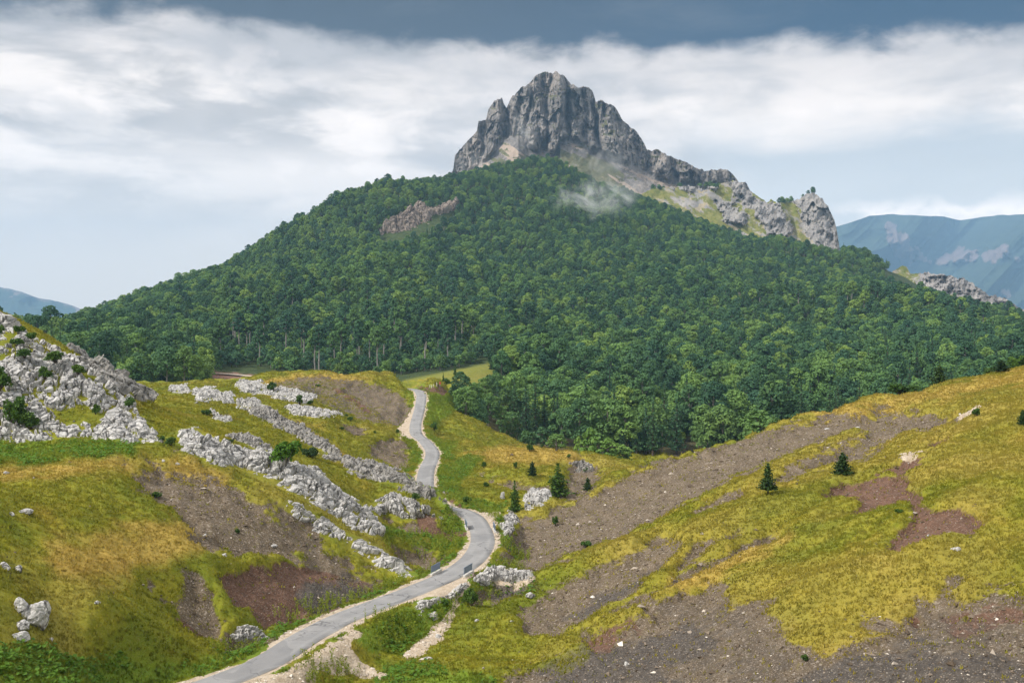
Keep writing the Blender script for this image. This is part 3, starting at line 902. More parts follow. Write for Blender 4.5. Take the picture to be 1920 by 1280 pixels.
def outcrop(name, label, poly, dmin, dmax, block=1.5, bulge=1.2, stretch=(1, 1, 1), rot=0.0, holes=(), mat=None, seed=0, zfun=None, step=1.25, soft=1.4, group=None, crack=1.0, rag=0.42):
    zf = zfun or ground_z
    P = np.array(poly, float)
    if zfun is None: COVERED.append((P, dmin, dmax, holes))
    mpp = (dmin + dmax) / 2 / F
    pxs = np.arange(P[:, 0].min() - 8, P[:, 0].max() + 8, step)
    nd = int(np.clip(math.log(dmax / dmin) / (0.10 * step * mpp * 8 / dmin), 60, 520))
    ds = np.exp(np.linspace(math.log(dmin), math.log(dmax), nd))
    gx, gd = np.meshgrid(pxs, ds)
    X = (gx - CX) / F * gd
    Z = zf(X, gd)
    rows = CY - (Z - ZC) / gd * F
    sdm = poly_sd(gx, rows, P) * gd / F
    if zfun is None:
        sdm = np.minimum(sdm, at_near(rd, X, gd) - 3.0)
    for h in holes:
        sdm = np.minimum(sdm, -poly_sd(gx, rows, np.array(h, float)) * gd / F)
    sdm = sdm + 0.22 * block + rag * block * fbm2(X / (block * 2.4), gd / (block * 2.4) + Z / block, 4, 200 + seed)
    B = np.stack([X, gd, Z], -1)
    tu = np.gradient(B, axis=1); tv = np.gradient(B, axis=0)
    N = np.cross(tu, tv); N /= np.linalg.norm(N, axis=2)[..., None] + 1e-9
    for _ in range(10):                           # smooth the base normal
        N[1:-1, 1:-1] = (N[1:-1, 1:-1] + N[:-2, 1:-1] + N[2:, 1:-1] + N[1:-1, :-2] + N[1:-1, 2:]) / 5
    N /= np.linalg.norm(N, axis=2)[..., None] + 1e-9
    keep = sdm > -0.5 * block
    lab_ = np.where(keep, np.arange(1, keep.size + 1).reshape(keep.shape), 0)       # keep one connected piece
    for _ in range(2000):
        q_ = lab_.copy()
        for ax in (0, 1):
            q_ = np.maximum(q_, np.where(keep, np.roll(q_, 1, ax), 0)); q_ = np.maximum(q_, np.where(keep, np.roll(q_, -1, ax), 0))
        if (q_ == lab_).all(): break
        lab_ = q_
    u_, n_ = np.unique(lab_[keep], return_counts=True)
    keep = keep & (lab_ == u_[np.argmax(n_)])
    idx = -np.ones(keep.shape, int); idx[keep] = np.arange(keep.sum())
    p = B[keep]; nrm = N[keep]; s = sdm[keep]
    c, sn = math.cos(rot), math.sin(rot)
    q = np.stack([(p[:, 0] * c + p[:, 1] * sn) / stretch[0], (-p[:, 0] * sn + p[:, 1] * c) / stretch[1], p[:, 2] / stretch[2]], 1)
    q = q + 0.35 * block * np.stack([fbm3(p / (block * 1.3), 2, seed + 3), fbm3(p / (block * 1.3) + 40, 2, seed + 4), fbm3(p / (block * 1.3) + 80, 2, seed + 5)], 1)
    f1, f2, ca, cb, vc = voro3(q / block, seed, True)
    g1, g2, cc, cd_ = voro3(q / (block * 0.42) + 7.7, seed + 9)
    h1, h2, ce, _ = voro3(q / (block * 2.6) + 3.1, seed + 17)
    cr1 = sst(f2 - f1, 0.045, 0.105); cr2 = sst(g2 - g1, 0.03, 0.12); cr3 = sst(h2 - h1, 0.025, 0.06)
    prof = sst(s, -0.25 * block, soft)
    disp = -0.42 * block * (1 - prof) + prof * (bulge * (0.55 + 0.45 * fbm3(p / (block * 3), 3, seed + 30)) + 0.22 * block + block * (
        0.22 * (ca - 0.45) + 0.30 * (ce - 0.5) - 0.16 * (f1 ** 2) + 0.09 * (cc - 0.5) - 0.08 * g1 ** 2 + 0.55 * (vc[:, 0] * (ca - 0.5) + vc[:, 1] * (cb - 0.5) + vc[:, 2] * (cc - 0.2))
        - crack * (0.75 * (1 - cr1) + 0.26 * (1 - cr2) + 0.8 * (1 - cr3))) + 0.07 * fbm3(p / 0.5, 3, seed + 50))
    tilt = np.stack([cb - 0.5, ca - 0.5, cd_ - 0.5], 1) * 0.5
    pts = p + nrm * disp[:, None] + tilt * (0.35 * block * prof * cr1)[:, None]
    fc = grid_faces(*keep.shape)
    fi = idx.ravel()[fc]
    fi = fi[(fi >= 0).all(1)]
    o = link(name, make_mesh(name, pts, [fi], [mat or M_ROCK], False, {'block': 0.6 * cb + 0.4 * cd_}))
    return tag(o, label, 'rock outcrop', group)


outcrop('limestone_cliff', 'big pale fractured limestone cliff with hanging bushes filling the left edge',
        [(-60,560),(0,590),(60,627),(130,672),(200,720),(245,754),(280,800),(302,829),(250,829),(150,816),(60,823),(-60,829)], 116, 160, 1.7, 0.8, (1.2, 1.2, 0.8), 0.4, rag=0.15,
        holes=[[(104,772),(160,755),(150,786),(120,800),(102,790)],[(40,612),(70,640),(112,670),(100,668),(60,640)],[(-60,715),(0,720),(14,735),(-60,742)],[(112,670),(150,690),(190,720),(224,750),(214,752),(175,724),(140,702)],[(150,750),(172,768),(192,800),(176,806),(158,785)]], seed=11, soft=0.8)
outcrop('limestone_slab', 'darker smooth limestone slab sloping down behind the left cliff',
        [(128,668),(170,682),(215,708),(242,715),(275,752),(245,748),(190,722)], 140, 180, 2.6, 0.8, (2.2, 1, 1), 0.5, mat=M_ROCK_DARK, seed=12, soft=0.8)
outcrop('limestone_rib', 'broad pale cracked limestone rib with a bright green bush, running down to the road',
        [(330,803),(362,799),(420,828),(480,846),(540,868),(592,880),(640,922),(692,955),(716,985),(722,1012),(692,1002),(640,976),(590,948),(540,922),(450,882),(370,857),(334,838)], 112, 160, 1.55, 1.0, (1.25, 1, 0.9), 0.6, seed=13, rag=0.25)
outcrop('limestone_rib', 'low dark-streaked limestone rib dropping to the road at its first bend',
        [(505,930),(560,944),(640,993),(700,1018),(760,1058),(787,1081),(748,1087),(690,1052),(620,1012),(560,978)], 108, 138, 1.5, 0.75, (2.6, 0.8, 0.8), 0.5, mat=M_ROCK, seed=14, rag=0.15)
outcrop('limestone_ridge', 'thin stony ridge line crossing the middle of the left pasture',
        [(458,760),(500,767),(560,798),(610,828),(642,862),(625,868),(580,832),(530,803),(470,775)], 165, 262, 1.5, 0.9, (1.2, 1, 1), 0.3, mat=M_ROCK_DARK, seed=15, soft=1.0)
outcrop('limestone_ridge', 'stony ridge ending beside the road where it goes out of sight',
        [(640,866),(700,870),(740,885),(790,900),(835,932),(846,947),(826,948),(780,926),(720,902),(650,886)], 145, 215, 1.4, 0.9, (1.2, 1, 1), 0.3, mat=M_ROCK_DARK, seed=16, soft=1.0)
outcrop('rock_outcrop', 'knobbly grey outcrop with a small shrub above the green hollow',
        [(690,942),(735,928),(775,938),(822,958),(836,974),(800,972),(760,974),(712,970)], 128, 165, 1.3, 1.3, seed=17, soft=1.0)
outcrop('rock_outcrop', 'small grey outcrop behind the top of the broad cracked rib',
        [(428,816),(465,812),(500,838),(532,856),(492,850),(450,832)], 140, 190, 1.1, 0.6, seed=18, mat=M_ROCK_DARK, soft=0.8)
for lab, pl_, a_, b_, sd_ in [
        ('leftmost low rock cluster on the skyline of the left pasture', [(318,728),(350,724),(358,736),(325,738)], 220, 320, 19),
        ('rounded rock cluster on the left pasture, second along the skyline', [(364,735),(390,726),(408,733),(410,748),(370,750)], 205, 310, 20),
        ('jagged rock crest at the left foot of the round brown hill', [(440,722),(458,708),(478,714),(505,724),(545,732),(592,745),(575,756),(520,744),(460,736)], 225, 335, 21),
        ('loose band of pale rocks below the round brown hill', [(540,762),(575,762),(605,772),(640,777),(580,782),(548,776)], 210, 300, 22),
        ('small rock cluster beside a low dark juniper on the left pasture', [(395,770),(410,778),(430,786),(424,792),(400,786)], 175, 270, 23),
        ('flat rock cluster left of the thin stony ridge', [(445,752),(478,750),(500,760),(470,768),(446,762)], 190, 280, 24),
        ('small pale rock pair in the middle of the left pasture', [(412,742),(432,738),(440,750),(420,756)], 190, 290, 25),
        ]:
    outcrop('rock_cluster', lab, pl_, a_, b_, 1.3, 0.7, seed=sd_, soft=0.7, rag=0.5, group='rock clusters on the left pasture', step=1.3)
outcrop('rocky_crag', 'pale jagged rock knob between two pines at the foot of the right hill',
        [(975,938),(988,912),(1008,906),(1026,922),(1032,936),(1012,948),(985,952)], 150, 176, 1.1, 1.5, seed=26, soft=1.4)
outcrop('rock_outcrop', 'small broken rock step on the right end of the grassy knoll',
        [(1070,870),(1092,862),(1108,872),(1112,890),(1090,888)], 190, 245, 1.2, 0.9, seed=27, mat=M_ROCK_DARK, soft=0.8)
outcrop('rock_slab', 'pinkish broken rock slabs low on the left bank near the road',
        [(428,1188),(470,1168),(498,1182),(502,1196),(470,1206),(438,1206)], 82, 100, 0.7, 0.35, (1.8, 1, 1), 0.2, seed=28, soft=0.6)
outcrop('rock_bank', 'pale stony bank between the road and the dry stream',
        [(765,1140),(800,1112),(850,1095),(880,1084),(878,1102),(850,1124),(812,1132),(790,1150)], 92, 122, 0.75, 0.35, (1.6, 0.8, 1), 0.7, seed=29, soft=0.6)
outcrop('rock_bank', 'pale rubble wall with a slab on top, right of the lower bridge',
        [(885,1080),(925,1066),(1000,1078),(992,1088),(940,1092),(900,1098)], 100, 126, 0.7, 0.6, seed=30, soft=0.5)
outcrop('rock_bank', 'pale layered rock face below the pines at the road bend',
        [(938,985),(950,962),(968,958),(972,975),(958,1000),(945,1008)], 130, 170, 0.9, 0.7, (0.6, 1, 1.8), 0.2, seed=31, soft=0.6)
outcrop('bare_crag', 'pinkish bare rock face among the trees high on the mountain',
        [(711,443),(718,424),(745,407),(785,384),(796,382),(802,398),(855,374),(859,382),(842,396),(805,410),(772,426),(740,441)], 1100, 1420, 9.0, 11.0, (0.8, 1, 2.2), 0.0,
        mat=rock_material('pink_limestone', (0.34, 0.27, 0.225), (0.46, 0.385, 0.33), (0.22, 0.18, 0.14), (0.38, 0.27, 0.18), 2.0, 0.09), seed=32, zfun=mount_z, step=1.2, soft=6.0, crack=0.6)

# ------------------------------------------------------------------ boulders
def boulder_mesh(seed, lobes=1, flat=0.7):
    bm = bmesh.new()
    bmesh.ops.create_icosphere(bm, subdivisions=4, radius=1.0)
    v = np.array([q.co[:] for q in bm.verts]); fc = np.array([[q.index for q in f.verts] for f in bm.faces]); bm.free()
    r = np.random.default_rng(seed)
    for _ in range(14):                            # plane cuts give broken facets
        n = r.normal(size=3); n /= np.linalg.norm(n)
        d = r.uniform(0.55, 0.92)
        t = v @ n
        v = v - np.outer(np.maximum(t - d, 0) * 0.92, n)
    v *= [1, r.uniform(0.7, 0.95), flat]
    f1, f2, ca, cb = voro3(v * 1.9 + seed, seed)
    v = v * (1 + 0.10 * fbm3(v * 2.0 + seed, 3, seed)[:, None] + 0.10 * (ca - 0.5)[:, None] - 0.13 * (1 - sst(f2 - f1, 0, 0.12))[:, None])
    v[:, 2] += 0.35 * flat
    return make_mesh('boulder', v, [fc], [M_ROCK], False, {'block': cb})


BOULDERS = [boulder_mesh(300 + k, flat=[0.62, 0.8, 0.5, 0.9, 0.7][k]) for k in range(5)]


def boulder(label, px, py, wpx, k, rz=0.0, name='boulder', group=None, up=0.0, sc=(1, 1, 1), dmin=56, dmax=300):
    p = hit(px, py, dmin, dmax)
    s = wpx * p[1] / F / 2
    o = link(name, BOULDERS[k], loc=(p[0], p[1], p[2] + up - 0.12 * s), rz=rz, sc=(s * sc[0], s * sc[1], s * sc[2]))
    return tag(o, label, 'boulder', group)


boulder('largest grey cracked boulder of the group on the lower left slope', 72, 1165, 62, 3, 0.4, sc=(1, 1, 1.15))
boulder('narrow upright grey boulder leaning behind the pinkish block', 42, 1150, 40, 1, 1.7, sc=(0.9, 0.9, 1.5))
boulder('squarish pinkish boulder in front of the group on the lower left slope', 44, 1178, 40, 0, 2.2)
boulder('low dark-grey boulder at the bottom of the group on the lower left slope', 36, 1198, 48, 4, 0.8, sc=(1, 0.8, 0.7))
boulder('lone pale boulder high on the left grass slope', 45, 962, 32, 2, 0.5)
boulder('small stone just left of the lone pale boulder', 22, 968, 12, 1, 0.5, name='stone')
boulder('grey boulder cut by the left edge of the picture, left one of a pair', 8, 1066, 26, 1, 0.3)
boulder('grey boulder split in layers near the left edge, right one of a pair', 34, 1070, 20, 3, 1.3)
boulder('pale stone near the left end of the grass crest', 12, 888, 13, 0, 0.9, name='stone')
boulder('small dark stone below the pinkish boulder group', 96, 1200, 13, 4, 0.1, name='stone')
boulder('round pale stone right of the boulder group on the left slope', 183, 1136, 14, 0, 1.1, name='stone')
boulder('long pale slab lying right of the road above the rubble wall', 935, 1066, 30, 2, 0.2, sc=(1, 0.7, 0.8))
boulder('brownish boulder lying on the edge of the right scree slope', 995, 1122, 22, 0, 0.8)
boulder('low grey rock in the yellow grass of the right hill', 1793, 1032, 26, 4, 0.3, sc=(1, 0.6, 0.6))
boulder('grey pointed rock at the foot of the grassy knoll', 942, 934, 14, 3, 0.3, sc=(1, 1, 1.6), dmin=165)
boulder('pale rock beside the stream bend at its lower end', 800, 1236, 22, 2, 0.4)
boulder('pale boulder on the left edge of the stream', 812, 1160, 26, 4, 0.9)
boulder('dark rock on the right edge of the stream', 822, 1196, 14, 1, 0.9, name='stone')
boulder('pale stone pair under the lower right scree', 895, 1164, 12, 0, 0.9, name='stone')
boulder('pale stone left of the first scree rib on the right', 960, 1166, 9, 0, 0.2, name='stone')
boulder('angular pale stone on the dark scree bottom centre right', 1175, 1247, 12, 1, 0.2, name='stone')
boulder('stone lying on the red soil of the right hill', 1742, 1008, 9, 0, 0.2, name='stone')
boulder('pale stone on the skyline side of the right hill scree', 1550, 805, 11, 2, 0.2, name='stone')
boulder('pale stone at the crest of the right hill scree, the farther one', 1608, 803, 9, 2, 0.7, name='stone')
boulder('pale stone at the top of the left scree', 333, 876, 9, 0, 0.2, name='stone')
boulder('second pale stone near the top of the left scree', 307, 866, 8, 1, 1.2, name='stone')
boulder('grey striped stone in the middle of the left scree edge', 384, 1006, 10, 3, 1.2, name='stone')
boulder('dark grey stone lower on the left scree edge', 421, 1044, 12, 4, 0.6, name='stone')
boulder('flat pale stone at the lower end of the left scree', 512, 1027, 16, 2, 0.4, name='stone')

# ------------------------------------------------------------------ the rock summit, its spur, lower ridge and far ranges
def interp_profile(P, x):
    P = np.array(P, float)
    return np.interp(x, P[:, 0], P[:, 1])


def ridged(x, y, octv, seed):
    s, a = 0.0, 1.0
    for k in range(octv):
        s = s + a * (1 - np.abs(vn2(x * 2.0 ** k + 5 * k, y * 2.0 ** k, seed + k)) * 2)
        a *= 0.5
    return s


def face_sheet(name, px, top, base_row, depth_fn, attrs_fn, mat, nrow, back, smooth=False):
    """a mountain front from its foot to its crest plus the slope behind the crest."""
    t = np.linspace(0, 1, nrow)[:, None]
    rows = base_row + (top - base_row)[None, :] * t
    gx = np.repeat(px[None, :], nrow, 0)
    d = depth_fn(gx, rows, t)
    X = (gx - CX) / F * d; Z = ZC + (CY - rows) / F * d
    V = np.stack([X, d, Z], -1)
    bk = []
    for k in range(1, 7):
        q = V[-1].copy(); q[:, 1] += back * k / 6; q[:, 0] *= (q[:, 1] / V[-1][:, 1])
        q[:, 2] -= (k / 6) ** 1.2 * back * 0.9 + 3 * vn2(q[:, 0] / 20, q[:, 1] / 20, k)
        bk.append(q)
    V = np.concatenate([V, np.array(bk)])
    at = {k: np.concatenate([v.ravel(), np.repeat(v[-1:], 6, 0).ravel()]) for k, v in attrs_fn(gx, rows, t, X, d, Z).items()}
    return link(name, make_mesh(name, V.reshape(-1, 3), [grid_faces(V.shape[0], V.shape[1])], [mat], smooth, at))


def alpine_material(name, r1, r2, r3, g1, g2, talus, k=1.0, bump=2.0):
    mt, t, out = material(name)
    pos = t.node('ShaderNodeNewGeometry').outputs['Position']
    st = t.vmath('MULTIPLY', pos, (1.0, 1.0, 0.28))
    n = t.noise(st, 0.05 * k, 8, 0.66, 0.6); n2 = t.noise(st, 0.16 * k, 7, 0.7, 0.4); n3 = t.noise(pos, 0.022 * k, 5, 0.6)
    col = t.mix(t.mapr(n, 0.35, 0.65), r1, r2)
    col = t.mix(t.mapr(n2, 0.54, 0.70, 0, 0.7), col, r3)
    col = t.mix(t.mapr(n3, 0.50, 0.68, 0, 0.5), col, r3)
    col = t.mix(t.mapr(n2, 0.46, 0.30, 0, 0.65), col, tuple(q * 0.42 for q in r1))
    veg = attr(t, 'veg').outputs['Fac']; tal = attr(t, 'talus').outputs['Fac']
    w2 = t.math('MULTIPLY', t.math('SUBTRACT', n2, 0.5), 1.2)
    gcol = t.mix(t.mapr(t.noise(pos, 0.1 * k, 6, 0.65), 0.3, 0.7), g1, g2)
    col = t.mix(t.mapr(t.math('ADD', tal, w2), 0.4, 0.6), col, t.mix(n, talus, tuple(q * 0.7 for q in talus)))
    col = t.mix(t.mapr(t.math('ADD', veg, w2), 0.4, 0.62), col, gcol)
    finish(t, out, col, 0.95, t.math('ADD', n2, t.math('MULTIPLY', n, 2.0)), 0.8, bump, 0.1)
    return mt


PEAK = [(838,335),(850,318),(853,294),(867,275),(880,260),(894,247),(897,229),(911,224),(916,204),(928,189),(941,183),(944,193),(950,204),(957,187),(966,176),(978,160),(986,163),(995,153),(1005,140),(1018,134),(1030,138),(1042,134.5),(1059,144),(1067,155),(1085,165),(1094,163),(1103,163),(1112,171),(1117,190),(1126,187),(1137,191),(1153,202),(1166,224),(1181,238),(1194,248),(1205,265),(1213,279),(1222,282),(1233,278),(1244,289),(1259,293),(1267,299),(1284,302),(1302,312),(1320,320),(1341,319),(1364,318),(1374,325),(1384,340),(1410,362),(1440,400)]
CLIFF_FOOT = [(838,345),(880,325),(915,300),(945,268),(972,258),(990,280),(1015,290),(1040,292),(1050,268),(1075,268),(1110,285),(1150,300),(1190,318),(1225,335),(1262,345),(1300,348),(1384,352),(1440,410)]
ppx = np.arange(838, 1440, 1.1)
ptop = interp_profile(PEAK, ppx) + 2.2 * fbm2(ppx / 7, ppx * 0, 3, 61)


def facets(x, z):
    wx = x + 5 * vn2(x / 12, z / 12, 201); wz = z + 6 * vn2(x / 14, z / 14, 203)
    o = np.zeros(x.size)
    for sx, sz, amp, sd in ((30, 52, 17, 211), (13, 22, 8.5, 213), (6, 9, 3.5, 217)):
        q = np.stack([wx.ravel() / sx, wz.ravel() / sz, np.full(x.size, 0.5)], 1)
        f1, f2, a, b, v = voro3(q, sd, True)
        o += amp * ((a - 0.5) + 1.1 * v[:, 0] * (b - 0.35) + 0.7 * v[:, 1] * (a - 0.3))
    return o.reshape(x.shape)


def peak_depth(gx, rows, t):
    foot = interp_profile(CLIFF_FOOT, gx[0])[None, :]
    up = np.maximum(foot - rows, 0); dn = np.maximum(rows - foot, 0)
    x, z = gx * 0.87, rows * 0.87
    d = 1760 + up * 0.42 - dn * 1.15
    rock = sst(up, 0, 14)
    gul = 0.0
    for c, wd, a in ((948, 9, 48), (1043, 10, -26), (1000, 14, -22), (1085, 16, -18), (1117, 5, 42), (1065, 6, 22), (1027, 5, 16), (972, 7, 14), (1150, 22, -20), (1212, 8, 22), (1262, 5, 20), (908, 7, 26), (1322, 6, 14), (1180, 9, 12), (1095, 5, 12), (988, 5, 12)):
        cc = c + (rows - 230) * (0.10 if c > 1043 else -0.08) + 4 * vn2(rows / 25, rows * 0 + c, 3)
        gul = gul + a * np.exp(-((gx - cc) / wd) ** 2)
    d = d + rock * (gul - 17 * ridged(x / 52 + z / 300, z / 170, 3, 71) - 6 * ridged(x / 16 - z / 110, z / 60, 3, 75) - 4 * ridged(x / 6.5 + z / 60, z / 22, 2, 77) + facets(x, z) + 3 * fbm2(x / 4, z / 5, 2, 79) + 4.0 * np.abs(((z + 10 * vn2(x / 40, z / 40, 8)) / 17) % 1 - 0.5))
    d = d + (1 - rock) * (7 * fbm2(x / 40 + z / 50, z / 50, 4, 81))
    return d


def peak_attrs(gx, rows, t, X, d, Z):
    foot = interp_profile(CLIFF_FOOT, gx[0])[None, :]
    dn = rows - foot
    tal = sst(dn, -3, 6) * sst(vn2(gx / 30 - rows / 22, rows / 60, 91), -0.6, 0.2)
    veg = sst(dn, -2, 8) * sst(fbm2(gx / 26 - rows / 20, rows / 45, 3, 93), -0.05, 0.45) * 0.9
    ledge = sst(fbm2(gx / 14, rows / 6, 4, 95), 0.55, 0.95) * 0.6
    return {'veg': np.maximum(veg, ledge), 'talus': tal}


M_PEAK = alpine_material('summit_limestone', (0.118, 0.109, 0.105), (0.225, 0.208, 0.196), (0.39, 0.34, 0.30), (0.080, 0.090, 0.045), (0.150, 0.145, 0.085), (0.40, 0.32, 0.26), 1.0, 3.0)
tag(face_sheet('rocky_summit', ppx, ptop, np.full(len(ppx), 420.0), peak_depth, peak_attrs, M_PEAK, 300, 140), 'grey jagged limestone summit towering over the wooded mountain', kind='structure')

SPUR = [(1185,392),(1200,368),(1215,356),(1245,352),(1290,349),(1340,349),(1365,341),(1378,338),(1400,344),(1409,362),(1424,370),(1438,379),(1446,374),(1461,380),(1480,379),(1498,374),(1510,364),(1522,361),(1536,367),(1552,385),(1564,412),(1570,436),(1575,470),(1590,500)]
spx = np.arange(1185, 1590, 1.1)
stop_ = interp_profile(SPUR, spx) + 1.8 * fbm2(spx / 6, spx * 0, 3, 63)
ROCKY = [[(1365,338),(1400,342),(1412,365),(1440,380),(1448,372),(1462,384),(1475,410),(1490,432),(1475,440),(1440,436),(1415,400),(1395,385),(1375,365)],
         [(1492,378),(1512,360),(1538,365),(1556,385),(1568,415),(1580,475),(1555,470),(1520,448),(1505,420)],
         [(1340,378),(1372,380),(1400,400),(1395,425),(1360,410)],[(1255,350),(1300,348),(1340,352),(1300,358)]]


def spur_rock(gx, rows):
    r = np.zeros(gx.shape)
    for p in ROCKY: r = np.maximum(r, sst(poly_sd(gx, rows, np.array(p, float)) + 5 * fbm2(gx / 9, rows / 9, 3, 97), -3, 4))
    return r


def spur_depth(gx, rows, t):
    r = spur_rock(gx, rows)
    x, z = gx * 0.72, rows * 0.72
    d = 1395 + (520 - rows) * 1.05 + 9 * fbm2(x / 40, z / 40, 3, 99)
    d = d - r * (10 + 9 * ridged(x / 22, z / 34, 3, 103) - 0.8 * facets(x, z) + 6 * fbm2(x / 6, z / 7, 3, 105) - 10)
    tower = np.exp(-((gx - 1535) / 26) ** 2) * sst(rows, 355, 400)
    return d - 34 * tower + 24 * np.exp(-((gx - 1482 - (rows - 380) * 0.25) / 12) ** 2)


def spur_attrs(gx, rows, t, X, d, Z):
    r = spur_rock(gx, rows)
    veg = (1 - r) * (0.55 + 0.45 * fbm2(gx / 18 - rows / 14, rows / 20, 3, 107))
    return {'veg': veg, 'talus': (1 - r) * sst(fbm2(gx / 9, rows / 6, 3, 109), 0.0, 0.5) * 0.9}


M_SPUR = alpine_material('spur_limestone', (0.19, 0.18, 0.176), (0.28, 0.268, 0.26), (0.37, 0.345, 0.32), (0.10, 0.12, 0.03), (0.20, 0.19, 0.06), (0.36, 0.31, 0.22), 1.5, 2.0)
tag(face_sheet('rocky_spur', spx, stop_, np.full(len(spx), 540.0), spur_depth, spur_attrs, M_SPUR, 170, 90), 'grassy spur with a blunt pale rock tower right of the summit', kind='structure')

RIDGE = [(1640,560),(1660,520),(1680,506),(1692,497),(1700,499),(1708,512),(1725,511),(1742,510),(1752,515),(1765,514),(1775,519),(1785,516),(1797,523),(1806,520),(1815,528),(1830,536),(1842,545),(1855,554),(1870,555),(1884,557),(1895,568),(1910,577),(1930,584),(2000,610),(2100,640)]
rpx = np.arange(1640, 2100, 1.2)
rtop = interp_profile(RIDGE, rpx) + 2.2 * fbm2(rpx / 6, rpx * 0, 3, 65)


def ridge_rock(gx, rows):
    top = interp_profile(RIDGE, gx[0])[None, :]
    return sst(gx + 6 * fbm2(gx / 9, rows / 9, 2, 3), 1698, 1745) * (1 - sst(rows - top, 26, 44)) + 0 * rows


M_RIDGE = alpine_material('ridge_limestone', (0.20, 0.19, 0.185), (0.29, 0.275, 0.27), (0.38, 0.355, 0.335), (0.09, 0.115, 0.03), (0.17, 0.17, 0.05), (0.34, 0.29, 0.22), 1.5, 2.0)
tag(face_sheet('stony_ridge', rpx, rtop, np.full(len(rpx), 700.0),
               lambda gx, rows, t: 1210 + (640 - rows) * 1.4 - ridge_rock(gx, rows) * (12 * ridged(gx / 18, rows / 24, 3, 113) + 5 * fbm2(gx / 5, rows / 5, 3, 115)) + 8 * fbm2(gx / 40, rows / 40, 3, 117),
               lambda gx, rows, t, X, d, Z: {'veg': (1 - ridge_rock(gx, rows)) * (0.62 + 0.4 * fbm2(gx / 14, rows / 9, 3, 119)), 'talus': (1 - ridge_rock(gx, rows)) * 0.6},
               M_RIDGE, 150, 90), 'low stony ridge descending on the right behind the wood', kind='structure')

# far ranges: kilometres away, the air between turns them blue
FAR_R = [(1300,520),(1480,460),(1560,428),(1600,416),(1630,405),(1665,402),(1700,403),(1745,406),(1770,406),(1800,413),(1838,408),(1880,403),(1925,402),(2100,392),(2400,420),(2700,520)]
PINKS = [[(1650,420),(1672,416),(1690,430),(1706,452),(1740,480),(1742,492),(1700,500),(1680,480),(1668,460),(1664,440)],
         [(1756,492),(1772,478),(1800,466),(1832,472),(1832,490),(1800,488),(1770,498)],[(1838,480),(1852,466),(1890,460),(1888,476),(1866,492),(1846,486)],[(1896,480),(1906,472),(1912,486),(1900,490)],[(1870,540),(1890,545),(1900,556),(1880,556)]]
fpx = np.arange(1300, 2700, 2.2)


def far_pink(gx, rows):
    r = np.zeros(gx.shape)
    for p in PINKS: r = np.maximum(r, sst(poly_sd(gx, rows, np.array(p, float)) + 6 * fbm2(gx / 9, rows / 14, 3, 121), -4, 5))
    return r


M_FAR = alpine_material('far_slopes', (0.14, 0.105, 0.10), (0.20, 0.15, 0.14), (0.26, 0.20, 0.19), (0.025, 0.042, 0.036), (0.050, 0.070, 0.045), (0.28, 0.21, 0.19), 0.16, 10.0)
def far_depth(gx, rows, t):
    foot = np.exp(-((gx - 1720 + (rows - 480) * 1.2) / 60) ** 2)
    rr = ridged(gx / 170 + rows / 190, rows / 260, 4, 123)
    return 8300 + (540 - rows) * 9.0 - 420 * rr + 620 * foot - far_pink(gx, rows) * (80 + 80 * ridged(gx / 22, rows / 40, 3, 125)) - 430 * sst(gx + (rows - 470) * 1.4, 1760, 1830) * sst(rows, 405, 440)
tag(face_sheet('far_range', fpx, interp_profile(FAR_R, fpx) + 1.0 * fbm2(fpx / 22, fpx * 0, 3, 67), np.full(len(fpx), 690.0), far_depth,
               lambda gx, rows, t, X, d, Z: {'veg': 1.05 - 1.25 * far_pink(gx, rows) - 0.35 * sst(fbm2(gx / 30, rows / 14, 4, 127), 0.3, 0.8), 'talus': far_pink(gx, rows) * 0.3}, M_FAR, 200, 900, True),
    'far blue mountain range with pink cliffs beyond the right ridge', kind='structure')
FAR_L = [(-700,480),(-300,520),(-100,532),(0,537),(45,549),(80,561),(112,565),(132,571),(158,582),(200,600),(330,640),(500,690)]
lpx = np.arange(-700, 500, 3.0)
tag(face_sheet('far_range', lpx, interp_profile(FAR_L, lpx) + 1.0 * fbm2(lpx / 22, lpx * 0, 3, 69), np.full(len(lpx), 720.0),
               lambda gx, rows, t: 8600 + (600 - rows) * 9.0 - 160 * ridged(gx / 120, rows / 120, 4, 129),
               lambda gx, rows, t, X, d, Z: {'veg': 1.0 - 0.7 * sst(fbm2(gx / 25, rows / 12, 4, 131), 0.3, 0.9) - 0.5 * (rows < interp_profile(FAR_L, gx[0])[None, :] + 5), 'talus': 0 * rows}, M_FAR, 110, 900, True),
    'far pale blue mountain behind the left cliff', kind='structure')
FAR_M = [(-500,590),(-200,598),(0,602),(45,603),(62,605),(80,612),(110,628),(200,660),(300,690)]
kpx = np.arange(-500, 300, 3.0)
tag(face_sheet('distant_hill', kpx, interp_profile(FAR_M, kpx) + 1.0 * fbm2(kpx / 12, kpx * 0, 3, 70), np.full(len(kpx), 720.0),
               lambda gx, rows, t: 4600 + (640 - rows) * 4.0 - 60 * ridged(gx / 60, rows / 60, 3, 133),
               lambda gx, rows, t, X, d, Z: {'veg': 1.0 + 0 * rows, 'talus': 0 * rows}, M_FAR, 60, 500, True),
    'low bluish hill at the foot of the far left mountain', kind='structure')

